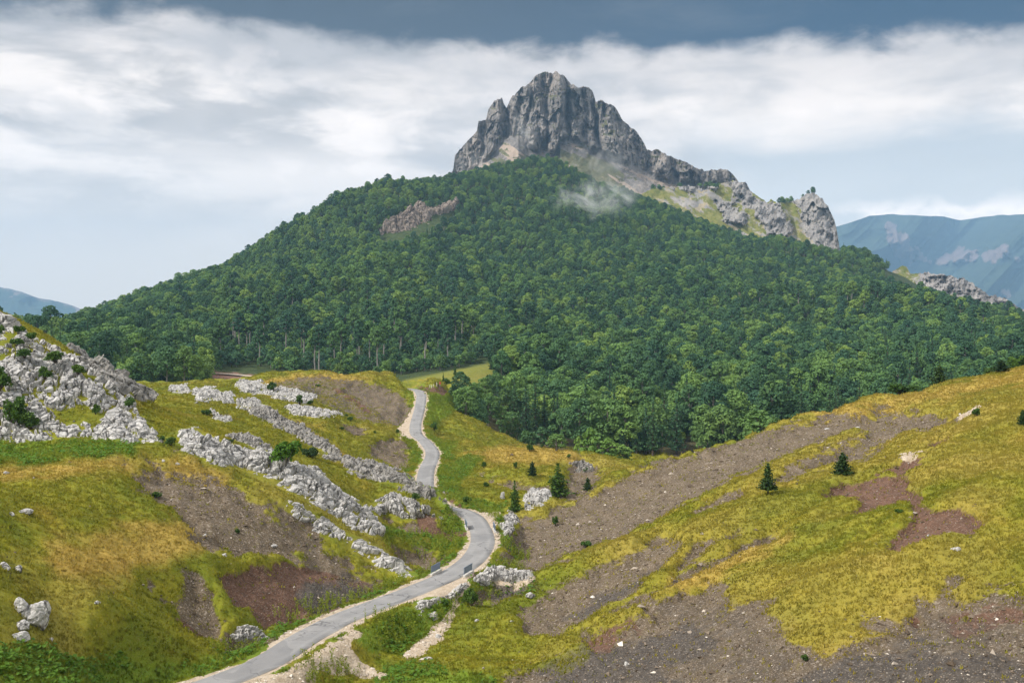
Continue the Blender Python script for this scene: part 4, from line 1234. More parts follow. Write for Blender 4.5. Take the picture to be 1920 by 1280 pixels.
# ------------------------------------------------------------------ trees
def leaf_quads(C, Nn, size, r, asp=(0.6, 1.0)):
    n = len(C)
    a = r.normal(size=(n, 3)); a -= (a * Nn).sum(1)[:, None] * Nn
    a /= np.linalg.norm(a, axis=1)[:, None] + 1e-9
    b = np.cross(Nn, a)
    s = size * r.uniform(0.65, 1.3, n)[:, None]
    k = r.uniform(asp[0], asp[1], n)[:, None]
    bend = Nn * s * r.uniform(-0.25, 0.25, n)[:, None]
    V = np.stack([C - a * s, C - b * s * k + bend, C + a * s, C + b * s * k + bend], 1)
    return V.reshape(-1, 3), np.arange(n * 4).reshape(n, 4)


def unit(r, n):
    v = r.normal(size=(n, 3))
    return v / np.linalg.norm(v, axis=1)[:, None]


def tube(P, R, k=7):
    P = np.asarray(P, float); R = np.asarray(R, float)
    T = np.gradient(P, axis=0); T /= np.linalg.norm(T, axis=1)[:, None] + 1e-9
    up = np.array([0.3, 0.1, 1.0]) if abs(T[0, 2]) < 0.8 else np.array([1.0, 0.2, 0.0])
    A = np.cross(T, up); A /= np.linalg.norm(A, axis=1)[:, None] + 1e-9
    B = np.cross(T, A)
    an = np.linspace(0, 2 * np.pi, k, endpoint=False)
    V = P[:, None] + R[:, None, None] * (A[:, None] * np.cos(an)[None, :, None] + B[:, None] * np.sin(an)[None, :, None])
    i = np.arange(len(P) * k).reshape(len(P), k)
    j = np.roll(i, -1, 1)
    return V.reshape(-1, 3), np.stack([i[:-1], j[:-1], j[1:], i[1:]], -1).reshape(-1, 4)


class Parts:
    def __init__(self): self.v, self.f, self.n, self.a = [], [], 0, []
    def add(self, V, Fc, a=0.0):
        self.v.append(V); self.f.append(Fc + self.n); self.n += len(V)
        self.a.append(np.full(len(V), a) if np.isscalar(a) else a)
    def mesh(self, name, mat, smooth=False):
        return make_mesh(name, np.concatenate(self.v), [np.concatenate(self.f)], [mat], smooth, {'leaf': np.concatenate(self.a)})


def broadleaf(seed, h, rad, base, nlobe, nleaf, lsize, mat, bark, top=0.75, lean=0.0, lobe_r=(0.30, 0.48)):
    """trunk with limbs, and a crown of overlapping leafy lobes."""
    r = np.random.default_rng(seed)
    L, tr = Parts(), Parts()
    zc0, zc1 = h * base, h
    lob = []
    for k in range(nlobe):
        t = (k + 0.5) / nlobe
        zz = zc0 + (zc1 - zc0) * (0.10 + 0.80 * t)
        env = math.sin(math.pi * min(1.0, (t * 0.80 + 0.16))) ** top
        an = k * 2.4 + r.uniform(-0.5, 0.5)
        rr = rad * env * r.uniform(0.45, 0.85) * (0.25 if t > 0.93 else 1)
        rl = rad * r.uniform(*lobe_r) * (0.65 + 0.5 * env)
        lob.append((np.array([math.cos(an) * rr + lean * zz, math.sin(an) * rr, zz]), np.array([rl, rl, rl * r.uniform(0.62, 0.85)])))
    per = nleaf // nlobe
    for c, rl in lob:
        u = unit(r, per)
        u[:, 2] = np.where(u[:, 2] < -0.35, -u[:, 2], u[:, 2])
        p = c + u * rl * (1.0 + 0.12 * fbm3(u * 2.2 + c, 2, seed)[:, None] + r.uniform(-0.22, 0.08, per)[:, None])
        ok = np.ones(per, bool)
        for c2, r2 in lob:
            if c2 is not c: ok &= ((((p - c2) / r2) ** 2).sum(1) > 0.45)
        p, u = p[ok], u[ok]
        if len(p) == 0: continue
        nn = u * 0.75 + unit(r, len(p)) * 0.7 + [0, 0, 0.25]
        nn /= np.linalg.norm(nn, axis=1)[:, None]
        V, fc = leaf_quads(p, nn, lsize, r)
        tone = r.uniform(0.0, 0.55)
        L.add(V, fc, np.repeat(np.clip(tone + r.uniform(0, 0.45, len(p)), 0, 1), 4))
    wob = r.normal(size=(7, 2)) * 0.012 * h
    zs = np.linspace(-0.04 * h, h * 0.86, 7)
    P = np.stack([wob[:, 0] * (zs / h) + lean * zs, wob[:, 1] * (zs / h), zs], 1)
    R0 = 0.016 * h + 0.05
    V, fc = tube(P, R0 * np.linspace(1.15, 0.25, 7)); tr.add(V, fc)
    for c, rl in lob[::2]:
        z0 = max(zc0 * 0.8, c[2] - rad * 0.8)
        s = np.array([lean * z0, 0, z0]); mid = (s + c) / 2 + [0, 0, 0.05 * h]
        V, fc = tube([s, mid, c], [R0 * 0.42, R0 * 0.28, R0 * 0.1], 5); tr.add(V, fc)
    return L.mesh('crown', mat), tr.mesh('trunk', bark, True)


def conifer(seed, h, rad, base, nw, lsize, mat, bark, dens=1.0, droop=0.12, power=0.9):
    r = np.random.default_rng(seed)
    L, tr = Parts(), Parts()
    V, fc = tube([[0, 0, -0.03 * h], [0, 0, h * 0.5], [0, 0, h * 0.99]], [0.022 * h + 0.02, 0.014 * h, 0.004 * h]); tr.add(V, fc)
    for k in range(nw):
        t = k / (nw - 1)
        z = h * (base + (0.985 - base) * t)
        rr = rad * (1 - t) ** power * r.uniform(0.6, 1.2) + 0.03 * rad
        nb = max(3, int((8 - 4 * t)))
        a0 = r.uniform(0, 6.28)
        for b in range(nb):
            an = a0 + b * 6.283 / nb + r.uniform(-0.3, 0.3)
            ln = rr * r.uniform(0.7, 1.15)
            m = max(3, int(dens * ln / lsize * 2.6))
            q = np.linspace(0.12, 1, m)
            dz = (0.30 * ln * q ** 1.6 * (0.5 + 0.6 * t) - droop * ln * q)
            P = np.stack([np.cos(an) * ln * q, np.sin(an) * ln * q, z + dz], 1)
            P = P + r.normal(size=P.shape) * lsize * 0.45
            nn = unit(r, m) * 0.8 + [0, 0, 0.55]; nn /= np.linalg.norm(nn, axis=1)[:, None]
            V, fc = leaf_quads(P, nn, lsize, r, (0.45, 0.8))
            L.add(V, fc, np.repeat(r.uniform(0, 1, m), 4))
            if t < 0.7:
                V, fc = tube([[0, 0, z], P[-1] * [0.8, 0.8, 1]], [0.006 * h, 0.002 * h], 4); tr.add(V, fc)
    return L.mesh('crown', mat), tr.mesh('trunk', bark, True)


def bush(seed, w, h, nlobe, nleaf, lsize, mat, bark):
    r = np.random.default_rng(seed)
    L, tr = Parts(), Parts()
    for k in range(nlobe):
        an = r.uniform(0, 6.28); q = math.sqrt(r.uniform(0, 1)) * 0.36 * w
        rl = w * r.uniform(0.13, 0.24)
        c = np.array([math.cos(an) * q, math.sin(an) * q, h * r.uniform(0.25, 0.78) * (1 - 0.5 * (q / (0.5 * w)) ** 2)])
        m = nleaf // nlobe
        u = unit(r, m); u[:, 2] = np.where(u[:, 2] < -0.4, -u[:, 2], u[:, 2])
        p = c + u * [rl, rl, rl * min(1.0, h / w * 1.3)] * r.uniform(0.7, 1.12, m)[:, None]
        nn = u * 0.6 + unit(r, m) * 0.8 + [0, 0, 0.2]; nn /= np.linalg.norm(nn, axis=1)[:, None]
        V, fc = leaf_quads(p, nn, lsize, r)
        tone = r.uniform(0, 0.5)
        L.add(V, fc, np.repeat(tone + r.uniform(0, 0.5, m), 4))
        V, fc = tube([[0, 0, -0.1], c * [0.5, 0.5, 0.5], c], [0.03 * h, 0.02 * h, 0.008 * h], 4); tr.add(V, fc)
    return L.mesh('foliage', mat), tr.mesh('stem', bark, True)


# forest kinds: (crown, trunk, height)
KINDS = []
for k, (h, rad, base, nl, top) in enumerate([(17, 6.0, 0.10, 16, 0.55), (19, 5.6, 0.14, 16, 0.6), (15, 6.4, 0.08, 15, 0.5), (21, 5.6, 0.18, 17, 0.65), (18, 6.8, 0.12, 18, 0.5), (16, 5.2, 0.10, 13, 0.6)]):
    KINDS.append(broadleaf(500 + k, h, rad, base, nl, 2000, 0.50, M_BEECH if k % 3 else M_BEECH_B, M_BARK, top) + (h, rad))
KINDS.append(broadleaf(520, 24, 4.6, 0.52, 13, 800, 0.66, M_BEECH, M_BARK, 0.7) + (24, 4.6))        # tall, bare trunk
KINDS.append(broadleaf(521, 25, 3.8, 0.46, 13, 800, 0.62, M_BEECH_B, M_BARK, 0.9) + (25, 3.8))
KINDS.append(conifer(522, 20, 3.2, 0.12, 20, 0.42, M_BEECH_B, M_BARK_DARK, 0.9) + (20, 3.2))
KINDS.append(broadleaf(523, 6.5, 3.0, 0.05, 10, 500, 0.45, M_BEECH, M_BARK, 0.5) + (6.5, 3.0))        # undergrowth
KINDS.append(broadleaf(524, 8, 3.0, 0.08, 10, 500, 0.45, M_BEECH_B, M_BARK, 0.6) + (8, 3.0))


# ---- where trees stand
def grow(x0, x1, y0, y1, sp, seed):
    r = np.random.default_rng(seed)
    gx, gy = np.meshgrid(np.arange(x0, x1, sp), np.arange(y0, y1, sp))
    gx = gx + (np.arange(gx.shape[0]) % 2)[:, None] * sp / 2
    return gx.ravel() + r.uniform(-0.42, 0.42, gx.size) * sp, gy.ravel() + r.uniform(-0.42, 0.42, gx.size) * sp


gx1, gy1 = grow(-420, 470, 340, 640, 7.2, 1)
gx2, gy2 = grow(-1000, 1000, 640, 1560, 6.9, 2)
gx3, gy3 = grow(-20, 240, 338, 350, 4.2, 3)
tx = np.concatenate([gx1, gx2, gx3]); ty = np.concatenate([gy1, gy2, gy3])
tpx = CX + tx / ty * F
k = (tpx > -160) & (tpx < 2080)
tx, ty, tpx = tx[k], ty[k], tpx[k]
tz = land_z(tx, ty)
trow = CY - (tz - ZC) / ty * F
ok = np.ones(len(tx), bool)
near = ty < 515
leftclump = (tpx > 120) & (tpx < 396) & (ty > 388) & (ty < 470)
farleft = (tpx <= 400) & (ty > 425)
rightwood = (ty > 341 + 5 * np.sin(tx / 9)) & (tpx > 846 + 8 * np.sin(ty / 5) + np.clip((ty - 352) * 1.6, 0, 86))
ok &= ~near | leftclump | farleft | rightwood
ok &= ~((tpx > 385) & (tpx < 508) & (ty < 540) & (trow > 690))
ok &= ~((poly_sd(tpx, trow, CLEARING) > -2) & (ty < 640))
ok &= ~((tpx > 505) & (tpx < 850) & (ty < 508))
FACE = [(708,446),(716,422),(745,404),(785,380),(798,380),(803,394),(855,372),(862,384),(850,415),(806,432),(775,450),(740,462),(715,462)]
ok &= ~((poly_sd(tpx, trow - 6, FACE) > 0) & (ty > 1000))
# grassy spur, stony ridge slope and open gaps stay bare
ok &= ~((tpx > 1195) & (tpx < 1580) & (trow < interp_profile([(1195,372),(1240,392),(1300,412),(1350,428),(1450,452),(1520,470),(1580,484)], tpx)))
ok &= ~((poly_sd(tpx, trow, np.array([(1645,508),(1700,505),(1742,540),(1750,556),(1722,566),(1690,552)])) > 0) & (ty > 900))
tx, ty, tpx, tz, trow = (q[ok] for q in (tx, ty, tpx, tz, trow))
n = len(tx)
r = np.random.default_rng(5)
kind = r.integers(0, 6, n)
reg = fbm2(tx / 90, ty / 90, 3, 140)
kind = np.where((r.random(n) < 0.10 + 0.25 * sst(reg, 0.2, 0.7)), 8, kind)
scale = np.where(r.random(n) < 0.24, r.uniform(0.42, 0.66, n), np.clip(r.normal(0.92, 0.15, n), 0.6, 1.3)) * np.interp(ty, [340, 600, 1000, 1500], [0.88, 0.86, 0.66, 0.55])
kind = np.where((kind == 8) & (tpx < 800) & (ty > 800), 1, kind)
# the slope foot in the middle: undergrowth with tall bare-trunked trees standing in it
band = (tpx > 400) & (tpx < 900) & (trow > 636) & (ty > 500)
tall = r.random(n) < 0.10
kind = np.where(band, np.where(tall, np.where(r.random(n) < 0.5, 6, 7), np.where(r.random(n) < 0.6, 9, 10)), kind)
scale = np.where(band, np.where(tall, r.uniform(0.8, 1.05, n), r.uniform(0.7, 1.15, n)), scale)
band2 = (tpx > 420) & (tpx < 1900) & (trow > 560) & (trow <= 640) & (ty > 500)
t2 = band2 & (r.random(n) < 0.14)
kind = np.where(t2, np.where(r.random(n) < 0.5, 6, 7), kind)
edge_s = ((tpx > 800) & (ty < 353)) | ((poly_sd(tpx, trow, CLEARING) > -9) & (ty < 640)) | ((tpx > 395) & (tpx < 520) & (ty < 560))
kind = np.where(edge_s & (r.random(n) < 0.75), np.where(r.random(n) < 0.5, 9, 10), kind)
lc = (tpx > 120) & (tpx < 396) & (ty < 470)
scale = np.where(lc, scale * 0.98, scale)
scale = np.where((tpx < 935) & (tpx > 830) & (ty < 480), np.minimum(scale, 0.6), scale)
rot = r.uniform(0, 6.283, n)
HT = np.array([q[2] for q in KINDS]); RD = np.array([q[3] for q in KINDS])
hh = HT[kind] * scale; rw = RD[kind] * scale

# a crude look-through from front to back: which trees show
order = np.argsort(ty)
bins = np.arange(-200, 2120, 4)
occ = np.full(len(bins), 2000.0)
nb_rows = HMIN[-1]
occ = np.minimum(occ, np.interp(bins, NEAR_PX, HMIN[np.searchsorted(NEAR_D, 330)]))
vis = np.zeros(n)
for i in order:
    d = ty[i]; half = rw[i] / d * F
    a, b = np.searchsorted(bins, [tpx[i] - half * 0.8, tpx[i] + half * 0.8 + 4])
    if b <= a: continue
    top = trow[i] - hh[i] / d * F
    seg = occ[a:b]
    vis[i] = np.clip(seg - top, 0, None).mean()
    occ[a:b] = np.minimum(seg, top + 0.22 * hh[i] / d * F)
inframe = (tpx > 0) & (tpx < 1920)
show = vis * np.minimum(rw / ty * F, 40)
# thickets along the near edge of the wood come from the same list
near_ix = [i for i in np.argsort(-show * inframe) if vis[i] > 4][:300]
single = np.zeros(n, bool); single[near_ix] = True


def forest_label(i):
    k, px, d = kind[i], tpx[i], ty[i]
    if k in (6, 7): return 'tall tree with a bare pale trunk standing in the wood on the mountain foot', 'tall bare-trunked trees in the wood'
    if k in (9, 10): return 'low bushy young tree in the undergrowth along the lower edge of the wood', 'young trees along the lower edge of the wood'
    if k == 8: return 'dark pointed conifer growing among the broadleaf trees of the wood', 'conifers in the wood'
    if px < 420: return 'full green broadleaf tree of the wood behind the left cliff and pasture', 'broadleaf trees behind the left pasture'
    if px < 850: return 'broadleaf tree on the wooded slope above the round brown hill', 'broadleaf trees above the round brown hill'
    if d < 470: return 'dense green broadleaf tree at the near edge of the wood right of the road', 'broadleaf trees at the near edge of the right wood'
    return 'broadleaf tree in the wood climbing behind the right hill', 'broadleaf trees behind the right hill'


first = {}
for i in near_ix:
    k = int(kind[i])
    e = bpy.data.objects.new('conifer_tree' if k == 8 else ('young_tree' if k in (9, 10) else 'broadleaf_tree'), None)
    COL.objects.link(e)
    e.location = (tx[i], ty[i], tz[i]); e.rotation_euler = (0, 0, rot[i]); e.scale = (scale[i],) * 3
    e.empty_display_size = 0.5
    lab, grp = forest_label(i)
    tag(e, lab, 'tree', grp)
    if k not in first:
        c = link('crown', KINDS[k][0], e); t_ = link('trunk', KINDS[k][1], e)
        first[k] = (c, t_)
    else:
        for s in first[k]:
            o = s.copy(); COL.objects.link(o); o.parent = e


# ---- every other tree of the wood: one object, grown by geometry nodes from the crowns above
def scatter_object(name, P, kinds, rotz, scl, sources, mat=None):
    me = bpy.data.meshes.new(name)
    me.vertices.add(len(P)); me.vertices.foreach_set('co', np.asarray(P, np.float32).ravel())
    for nm, typ, v in (('pick', 'INT', kinds), ('turn', 'FLOAT', rotz), ('size', 'FLOAT', scl)):
        a = me.attributes.new(nm, typ, 'POINT'); a.data.foreach_set('value', np.asarray(v, np.int32 if typ == 'INT' else np.float32))
    me.update()
    o = link(name, me)
    g = bpy.data.node_groups.new(name + '_nodes', 'GeometryNodeTree')
    g.interface.new_socket('Geometry', in_out='INPUT', socket_type='NodeSocketGeometry')
    g.interface.new_socket('Geometry', in_out='OUTPUT', socket_type='NodeSocketGeometry')
    gi = g.nodes.new('NodeGroupInput'); go = g.nodes.new('NodeGroupOutput')
    def named(nm, typ):
        q = g.nodes.new('GeometryNodeInputNamedAttribute'); q.data_type = typ; q.inputs[0].default_value = nm
        return q.outputs[0]
    cur = None
    final = g.nodes.new('GeometryNodeJoinGeometry')
    for ki, objs in sources.items():
        jn = g.nodes.new('GeometryNodeJoinGeometry')
        for ob in objs:
            oi = g.nodes.new('GeometryNodeObjectInfo'); oi.transform_space = 'ORIGINAL'
            oi.inputs['Object'].default_value = ob
            g.links.new(oi.outputs['Geometry'], jn.inputs[0])
        ip = g.nodes.new('GeometryNodeInstanceOnPoints')
        g.links.new(gi.outputs[0], ip.inputs['Points'])
        cmp = g.nodes.new('FunctionNodeCompare'); cmp.data_type = 'INT'; cmp.operation = 'EQUAL'
        isock = [s for s in cmp.inputs if s.type == 'INT']
        g.links.new(named('pick', 'INT'), isock[0]); isock[1].default_value = ki
        g.links.new(cmp.outputs[0], ip.inputs['Selection'])
        g.links.new(jn.outputs[0], ip.inputs['Instance'])
        cx = g.nodes.new('ShaderNodeCombineXYZ'); g.links.new(named('turn', 'FLOAT'), cx.inputs[2])
        g.links.new(cx.outputs[0], ip.inputs['Rotation'])
        g.links.new(named('size', 'FLOAT'), ip.inputs['Scale'])
        g.links.new(ip.outputs[0], final.inputs[0])
    g.links.new(final.outputs[0], go.inputs[0])
    md = o.modifiers.new('scatter', 'NODES'); md.node_group = g
    return o


rest = ~single
# trees hidden for good behind hills need not grow
px_h = np.interp(tpx, NEAR_PX, HMIN[-1])
rest &= (trow - hh / ty * F < px_h + 40)
for k in range(len(KINDS)):
    if k not in first:                              # every kind is present among the single trees; otherwise fall back
        kind[kind == k] = 0
# trees on the summit spur
ex = []
for a, b, m in ((1224, 1282, 13), (1300, 1348, 11), (1461, 1530, 16)):
    for q in r.uniform(a, b, m):
        j = int(np.argmin(np.abs(spx - q))); dep = float(spur_depth(np.array([[q]]), np.array([[stop_[j]]]), 1)[0, 0])
        rr_ = stop_[j] + (3 if a < 1400 else 1)
        p = W3(q, rr_, dep + r.uniform(0, 14))
        ex.append((p[0], p[1], p[2] - 1.5, r.uniform(0.34, 0.62)))
ex = np.array(ex)
P = np.concatenate([np.stack([tx, ty, tz], 1)[rest], ex[:, :3]])
K = np.concatenate([kind[rest], r.integers(0, 3, len(ex))])
K[-len(ex):] = [q if q in first else 0 for q in K[-len(ex):]]
forest = scatter_object('forest', P, K, np.concatenate([rot[rest], r.uniform(0, 6, len(ex))]), np.concatenate([scale[rest], ex[:, 3]]), first)
tag(forest, 'dense broadleaf forest covering the whole mountain slope', 'forest', kind='stuff')
print('forest', len(P), 'single', len(near_ix), 'kinds', sorted(first))

# ------------------------------------------------------------------ single bushes, pines and shrubs
SHR = [bush(600 + k, 2.0, [1.2, 1.5, 0.9, 1.8][k], 14, 900, 0.11, M_BUSH, M_BARK_DARK) for k in range(4)]
SHR_B = [bush(610, 2.0, 1.5, 18, 1300, 0.12, M_BRIGHT, M_BARK)]
JUN = [bush(620 + k, 2.0, [0.8, 1.0][k], 14, 1000, 0.09, M_PINE, M_BARK_DARK) for k in range(2)]
PINES = [conifer(630, 2.0, 0.55, 0.16, 16, 0.075, M_PINE, M_BARK_DARK, 1.6, 0.02, 0.75), conifer(631, 2.0, 0.72, 0.04, 17, 0.085, M_PINE, M_BARK_DARK, 1.9, 0.05, 0.6),
         conifer(632, 2.0, 0.62, 0.05, 15, 0.075, M_BUSH, M_BARK_DARK, 1.2, 0.10, 0.85)]
PALE = [broadleaf(640 + k, 2.0, [0.55, 0.75][k], 0.08, 12, 900, 0.085, [M_BIRCH, M_BEECH][k], M_BARK, 0.6) for k in range(2)]


def plant(name, cat, proto, label, px, py, hpx, wpx=None, group=None, dmin=56, dmax=438, width0=2.0, height0=None, parts=('foliage', 'stem'), d=None, on_rock=0.0):
    p = hit(px, py, dmin, dmax) + np.array([0, -0.6, 0.9]) * on_rock if d is None else np.array([(px - CX) / F * d, d, float(land_z(np.array([(px - CX) / F * d]), np.array([d]))[0])])
    me0 = proto[0]
    if d is not None: hpx = CY - (p[2] - ZC) / d * F - (py - hpx)
    if height0 is None: height0 = max(v.co.z for v in me0.vertices)
    s = hpx * p[1] / F / height0
    sx = s if wpx is None else wpx * p[1] / F / width0
    e = bpy.data.objects.new(name, None); COL.objects.link(e)
    e.location = p; e.rotation_euler = (0, 0, (px * 7.3 + py) % 6.28); e.scale = (sx, sx, s)
    tag(e, label, cat, group)
    link(parts[0], proto[0], e); link(parts[1], proto[1], e)
    return e


CT = ('crown', 'trunk')
# bushes
plant('bush', 'bush', SHR_B[0], 'bright green round bush growing out of the broad cracked limestone rib', 538, 884, 46, 54, on_rock=0.9)
plant('bush', 'bush', JUN[0], 'dark green spreading bush in the grass just behind the bright green bush', 581, 858, 20, 34)
plant('bush', 'bush', SHR[0], 'dark bush at the upper end of the broad cracked limestone rib', 321, 838, 16, 24)
plant('bush', 'bush', SHR[1], 'small bush at the foot of the left cliff where it meets the grass crest', 303, 828, 12, 14)
for lab, px, py, h, w_, k in [
        ('wide green bush on the upper left cliff, the lower left of a pair', 52, 686, 14, 34, 0), ('wide green bush on the cliff face to the right of its twin', 109, 690, 18, 38, 0),
        ('round dark bush in the middle of the left cliff', 90, 722, 22, 28, 1), ('dark bush on a ledge at the right of the left cliff', 150, 714, 16, 28, 0),
        ('small round bush low on the smooth right part of the cliff', 184, 788, 16, 18, 1), ('bush near the right edge of the cliff above the smooth slabs', 246, 774, 16, 22, 1),
        ('green bush high on the cliff, the upper one near its crest', 38, 638, 12, 24, 2), ('green bush high on the cliff just below the upper one', 36, 660, 12, 26, 2),
        ('yellowish bush high on the cliff, right of the crest bushes', 66, 650, 12, 20, 2), ('dark bush cut by the left edge at mid cliff', 6, 745, 44, 44, 1), ('green bush at the very left edge high on the cliff', 2, 640, 18, 22, 1)]:
    plant('bush', 'bush', SHR[k], lab, px, py + 6, h + 4, w_, dmin=110, dmax=150, on_rock=1.3)
plant('shrub', 'shrub', SHR[3], 'tall dark shrub with a leaning top at the foot of the left cliff', 30, 806, 62, 46, dmin=110, dmax=150)
plant('shrub', 'shrub', SHR[1], 'broad dark shrub beside the tall one at the foot of the left cliff', 58, 806, 36, 40, dmin=110, dmax=150)
for lab, px, py, h, w_, k in [
        ('round green bush on the rock crest left of the round brown hill', 508, 733, 18, 20, 1), ('bright upright bush in the loose pale rock band', 562, 760, 20, 15, 3),
        ('low dark juniper above the thin stony ridge', 387, 779, 12, 22, 2), ('small bush on the flank of the round brown hill', 597, 724, 5, 11, 2),
        ('low bush right of the loose pale rock band', 582, 760, 8, 14, 0), ('low green bush below the round brown hill', 658, 790, 8, 15, 0),
        ('tiny dark bush above the low green bush below the hill', 649, 782, 5, 8, 0), ('small bush beside the bare patch under the brown hill', 641, 806, 6, 11, 0),
        ('small dark bush beside the left road verge below the brown hill', 745, 812, 8, 8, 1), ('tiny bush in the pasture left of the road', 702, 812, 5, 6, 1)]:
    plant('bush', 'bush', SHR[k], lab, px, py, h, w_, dmin=160, dmax=345)
plant('bush', 'bush', JUN[1], 'low bush behind the upper rim of the broad cracked rib', 427, 832, 10, 24, dmin=130, dmax=190)
plant('bush', 'bush', SHR[0], 'small shrub on top of the knobbly grey outcrop', 779, 952, 14, 20, dmin=128, dmax=165, on_rock=1.3)
plant('bush', 'bush', SHR[3], 'dark bushy shrub on the bank of the dry stream', 884, 1136, 34, 30, dmin=90, dmax=125)
plant('bush', 'bush', SHR[0], 'low dark shrub overhanging the stony bank of the stream', 836, 1136, 12, 20, dmin=90, dmax=125)
plant('bush', 'bush', SHR[0], 'low green hummock bush in the left scree', 292, 934, 12, 24, dmin=85, dmax=120)
plant('bush', 'bush', SHR[1], 'tiny round bush lower in the left scree', 446, 1000, 10, 10, dmin=85, dmax=125)
for lab, px, py, h, w_, k in [
        ('dark bush on the left flank of the grassy knoll', 907, 876, 12, 11, 3), ('narrow dark bush in the middle of the grassy knoll', 967, 880, 13, 9, 3), ('dark bush low on the front of the knoll', 912, 913, 10, 13, 1),
        ('small spreading shrub on top of the knoll', 993, 846, 14, 16, 0), ('little dark shrub at the top edge of the knoll', 1016, 842, 10, 6, 3), ('bush in the grass right of the rock step on the knoll', 1098, 884, 10, 12, 1),
        ('dark bush in the hollow beside the road bend', 874, 943, 12, 22, 0), ('dark bush beside the upper road, right verge', 814, 808, 18, 18, 1), ('small bush at the edge of the knoll scree', 1066, 860, 7, 9, 1)]:
    plant('bush', 'bush', SHR[k], lab, px, py, h, w_, dmin=160, dmax=320)
for lab, px, py, h, w_, k in [('bushy green hump on the scree of the right hill near the valley', 1101, 1026, 12, 22, 2), ('tiny shrub on the left scree face of the right hill', 1041, 986, 20, 13, 3),
        ('small bush beside the pale rock at the top of the red gully', 1832, 780, 16, 18, 1),
        ('small tuft bush at the lower scree edge on the right', 1510, 1240, 14, 16, 1), ('small green bush in the red soil edge of the right hill', 1683, 962, 8, 18, 2)]:
    plant('bush', 'bush', SHR[k], lab, px, py, h, w_)
# pines
plant('pine_tree', 'tree', PINES[0], 'small dark pine standing alone on the yellow rib of the right hill', 1440, 926, 58, 36, width0=1.1, parts=CT)
plant('pine_tree', 'tree', PINES[1], 'dense rounded dark pine beside the red gully of the right hill', 1580, 890, 42, 36, width0=1.45, parts=CT)
plant('pine_tree', 'tree', PINES[1], 'dark pine on the skyline of the right hill, the left one', 1761, 727, 44, 32, width0=1.45, parts=CT, d=184)
plant('pine_tree', 'tree', PINES[1], 'dark pine on the skyline of the right hill, nearer the right edge', 1878, 716, 42, 32, width0=1.45, parts=CT, d=180)
plant('pine_tree', 'tree', PINES[1], 'small pine cut by the right edge of the picture', 1918, 796, 28, 22, width0=1.45, parts=CT)
plant('pine_tree', 'tree', PINES[2], 'spreading green pine right of the pale rock knob', 1046, 934, 64, 52, width0=1.24, parts=CT, dmin=150, dmax=185)
plant('pine_tree', 'tree', PINES[2], 'thin green pine left of the pale rock knob', 965, 960, 60, 28, width0=1.24, parts=CT, dmin=140, dmax=175)
plant('pine_tree', 'tree', PINES[1], 'small dense pine on the front of the grassy knoll', 998, 892, 28, 18, width0=1.45, parts=CT, dmin=165, dmax=235)
plant('pine_tree', 'tree', PINES[1], 'small pine in the scree gap right of the knoll', 1102, 920, 24, 18, width0=1.45, parts=CT, dmin=165, dmax=235)
plant('young_tree', 'tree', PALE[1], 'broad green young tree on the top right of the knoll', 1043, 846, 34, 36, width0=1.5, parts=CT, dmin=200, dmax=250)
for lab, px, py, h, w_, d in [('pale green young tree behind the right shoulder of the knoll, the left one', 1106, 868, 68, 40, 262), ('pale green young tree behind the knoll, in the middle of the pale row', 1140, 884, 64, 38, 258),
                              ('pale green young tree where the knoll meets the right hill', 1168, 888, 56, 36, 262), ('slim pale green tree at the left of the pale row behind the knoll', 1084, 852, 36, 20, 275)]:
    plant('young_tree', 'tree', PALE[0], lab, px, py, h, w_, width0=1.1, parts=CT, d=d)
plant('broadleaf_tree', 'tree', PALE[1], 'rounded green tree peeping over the crest of the right hill', 1424, 826, 58, 84, width0=1.5, parts=CT, d=205)
for lab, px, py, h, w_, d in [('rounded bush on the right skyline, left of the first pine', 1690, 748, 30, 64, 200), ('low bush just right of the left skyline pine', 1786, 726, 12, 26, 194),
                              ('green bush on the right skyline, left of the right pine', 1858, 706, 18, 26, 196), ('dark green shrub at the right end of the skyline', 1912, 700, 36, 48, 197)]:
    plant('bush', 'bush', SHR[3], lab, px, py, h, w_, d=d)
for lab, px, py, h, w_, d, pr in [('dark round bush in the far meadow beyond the road', 835, 720, 12, 14, 405, SHR[0]), ('small conifer in the far meadow beyond the road', 853, 703, 20, 9, 455, PINES[2]),
                                  ('little conifer left in the far meadow', 831, 706, 9, 5, 440, PINES[2]), ('dark conifer at the right end of the far meadow', 923, 695, 24, 12, 480, PINES[1])]:
    plant('meadow_shrub', 'shrub', pr, lab, px, py, h, w_, width0=1.3, d=d)

# ------------------------------------------------------------------ bridge railings, marker sign, stakes, far track
M_STEEL = plain_material('blue_grey_steel', (0.10, 0.14, 0.20), (0.16, 0.20, 0.27), 3.0, 0.5, 0.005, 0.5)
M_CONC = plain_material('pale_concrete', (0.42, 0.40, 0.37), (0.55, 0.53, 0.49), 4.0, 0.9, 0.01)
M_RED = plain_material('red_paint', (0.48, 0.05, 0.05), (0.56, 0.08, 0.07), 3.0, 0.5, 0.002)
M_WOOD = plain_material('white_painted_wood', (0.62, 0.58, 0.52), (0.72, 0.69, 0.64), 3.0, 0.8, 0.004)


def boxes(name, L, mat, parent=None, bevel=0.015, loc=(0, 0, 0), rz=0.0):
    bm = bmesh.new()
    for (cx, cy, cz, sx, sy, sz) in L:
        g = bmesh.ops.create_cube(bm, size=1.0)
        for v in g['verts']: v.co = (cx + v.co.x * sx, cy + v.co.y * sy, cz + v.co.z * sz)
    bmesh.ops.bevel(bm, geom=bm.edges[:], offset=bevel, segments=1, affect='EDGES')
    me = bpy.data.meshes.new(name); bm.to_mesh(me); bm.free(); me.materials.append(mat)
    return link(name, me, parent, loc, rz)


